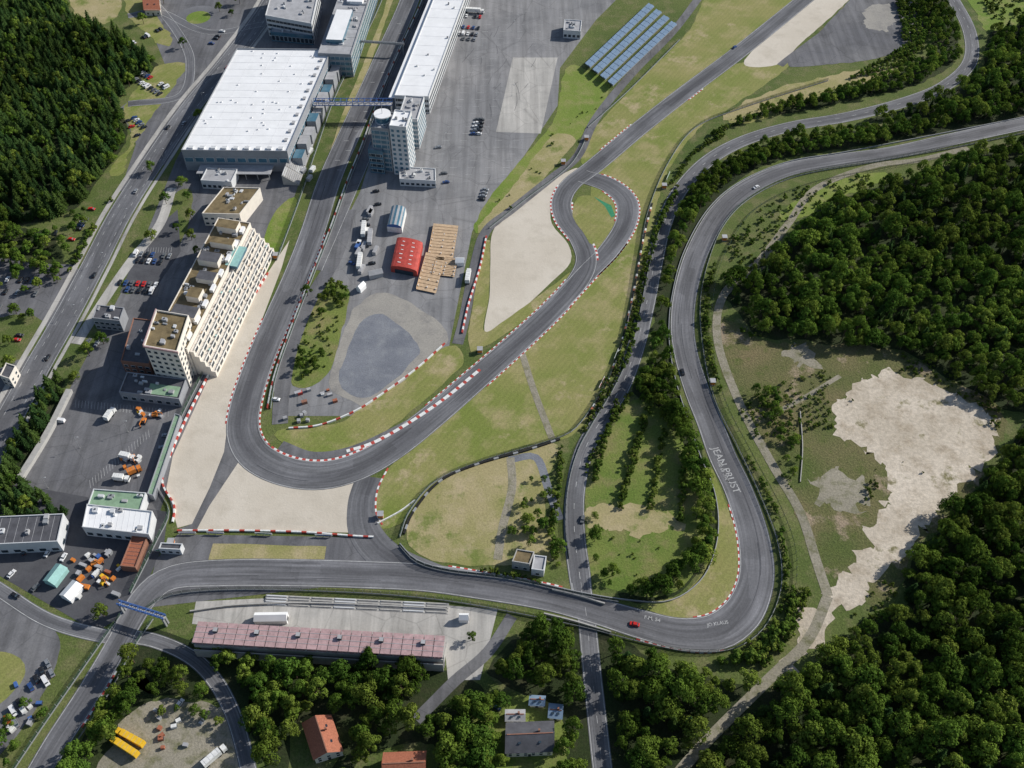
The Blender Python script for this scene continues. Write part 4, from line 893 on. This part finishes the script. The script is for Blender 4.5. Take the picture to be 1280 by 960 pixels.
tent((340,775),4,14,rot=.02); tent((72,722),6,9,'awning',1.2); tent((92,742),6,8,'roofW',1.1); tent((452,362),3,5,rot=1); tent((470,345),4,8,'roofG',.3); tent((580,775),3,4); tent((575,330),4,5)
def container(px,k,rot,L=6.,s=1.):
    a=P(*px); b=B(); b.box((0,0,1.3),(L,2.4,2.6),k)
    for i in range(int(L/.6)):
        for s_ in (-1,1): b.box((-L/2+.4+i*.6,s_*1.2,1.3),(.2,.1,2.3),k)
    b.box((L/2,0,1.3),(.08,2.2,2.4),'dark'); b.box((0,0,2.62),(L*.98,2.3,.06),'roofG' if k=='steel' else k); o=b.obj('shipping_container',loc=a); o.rotation_euler=(0,0,rot); o.scale=(s,s,s)
for i in range(30): container((R(92,150),R(690,748)),random.choice(['orange','orange','white','blue','yellow','roofG','steel','roofT']),1.1+R(-.2,.2)+random.choice([0,1.57]),R(2.5,6),R(.4,.75))
for i in range(9): container((R(172,204),R(512,522)),random.choice(['orange','white','yellow','roofG']),R(0,3),R(2.5,4),R(.4,.7))
for i in range(8): container((R(150,180),R(565,600)),random.choice(['orange','white','roofG']),R(0,3),R(2.5,4),R(.4,.7))
for i in range(9): container((R(365,420),R(486,504)),random.choice(['red','white','roofT','brick','steel']),.35+R(-.1,.1),R(3,5),R(.4,.75))
for i in range(9): container((R(10,50),R(855,915)),random.choice(['blue','white','steel']),R(0,3),R(3,5),R(.5,.8))
for i in range(10): container((R(445,470),R(250,340)),random.choice(['white','roofG','blue']),1.3,R(4,8),.9)
for i in range(5): container((R(355,385),R(515,530)),random.choice(['white','roofG','steel']),R(0,3),R(2,3),.7)
for i in range(9): container((R(185,235),R(885,945)),random.choice(['white','steel','roofT']),R(0,3),R(2,4),.6)
for i in range(14): container((R(376,392),R(150,230)),random.choice(['white','roofG','steel']),1.2,R(3,6),.9)
def excavator(px,rot):
    b=B()
    for s_ in (-1,1): b.box((0,s_*1.1,.45),(3.6,.5,.8),'dark',tp=.8,tpy=1)
    b.box((-.4,0,1.4),(2.8,2.2,1.),'orange',tp=.9); b.box((.6,.6,2.1),(1.2,.9,1.5),'glass',tp=.85); b.box((.6,.6,2.9),(1.1,.85,.1),'orange')
    b.box((2.2,-.3,2.9),(2.6,.3,.3),'orange'); b.box((1.,-.3,2.3),(.5,.3,1.4),'orange'); b.box((3.5,-.3,1.8),(.3,.3,2.4),'orange'); b.box((3.4,-.3,.6),(.8,.9,.6),'dark',tp=.7)
    o=b.obj('excavator',loc=P(*px)); o.rotation_euler=(0,0,rot)
for q in ((195,520),(180,528),(168,574),(120,706),(132,726),(108,735)): excavator(q,R(0,6))
def board(px,to,L,h,k='red'):
    a=P(*px);c=P(*to);d=c-a;b=B(); b.box((0,0,h/2+.8),(L,.15,h),'white'); b.box((0,-.1,h/2+.8),(L*.8,.06,h*.5),k); b.box((0,.1,h/2+.8),(L*.8,.06,h*.5),k)
    for x in (-L*.4,0,L*.4): b.box((x,0,.6),(.15,.15,1.2),'steel')
    o=b.obj('advertising_board',loc=a); o.rotation_euler=(0,0,math.atan2(d.y,d.x))
for q in (((235,668),(300,668)),((270,668),(300,669)),((330,669),(350,670)),((405,671),(440,672)),((205,690),(222,690)),((770,445),(760,470)),((752,480),(742,500)),((785,402),(780,430)),((835,222),(828,238))): board(*q,8,1.3,random.choice(['red','blue','green']))
def marshal_post(px):
    b=B(); b.box((0,0,1.6),(2.4,2.4,2.2),'orange'); b.box((0,0,2.9),(3,3,.2),'roofG'); b.box((1.22,0,1.9),(.06,1.6,.9),'glass'); b.box((0,0,.25),(2.6,2.6,.5),'concw'); b.obj('marshal_post',loc=P(*px))
for q in ((830,235),(733,175),(600,440),(476,646),(905,300),(890,480),(215,680),(345,322),(704,205)): marshal_post(q)
# ------------------------------------------------------------------ light, sky, camera
az=math.radians(24); el=math.radians(32)
sd=Vector((math.cos(el)*math.cos(az),math.cos(el)*math.sin(az),math.sin(el)))
sl=bpy.data.lights.new('sun','SUN'); sl.energy=5.; sl.angle=math.radians(.5); sl.color=(1,.965,.90)
so=link(bpy.data.objects.new('sun',sl)); so.rotation_euler=sd.to_track_quat('Z','Y').to_euler(); so.location=(0,0,600)
w=bpy.data.worlds.new('World'); scn.world=w; w.use_nodes=True; nt=w.node_tree
sky=nt.nodes.new('ShaderNodeTexSky'); sky.sky_type='NISHITA'; sky.sun_disc=False; sky.sun_elevation=el; sky.sun_rotation=math.pi/2-az
bg=nt.nodes['Background']; bg.inputs[1].default_value=.105; nt.links.new(sky.outputs[0],bg.inputs[0])
cd=bpy.data.cameras.new('camera'); co=link(bpy.data.objects.new('camera',cd)); co.location=(0,0,H); co.rotation_euler=(math.pi/2-PIT,0,0)
cd.sensor_width=36; cd.lens=36*F/1280; cd.clip_end=20000; cd.clip_start=1; scn.camera=co
scn.view_settings.view_transform='Standard'; scn.view_settings.look='None'; scn.view_settings.exposure=0
print('TREES',NT[0])
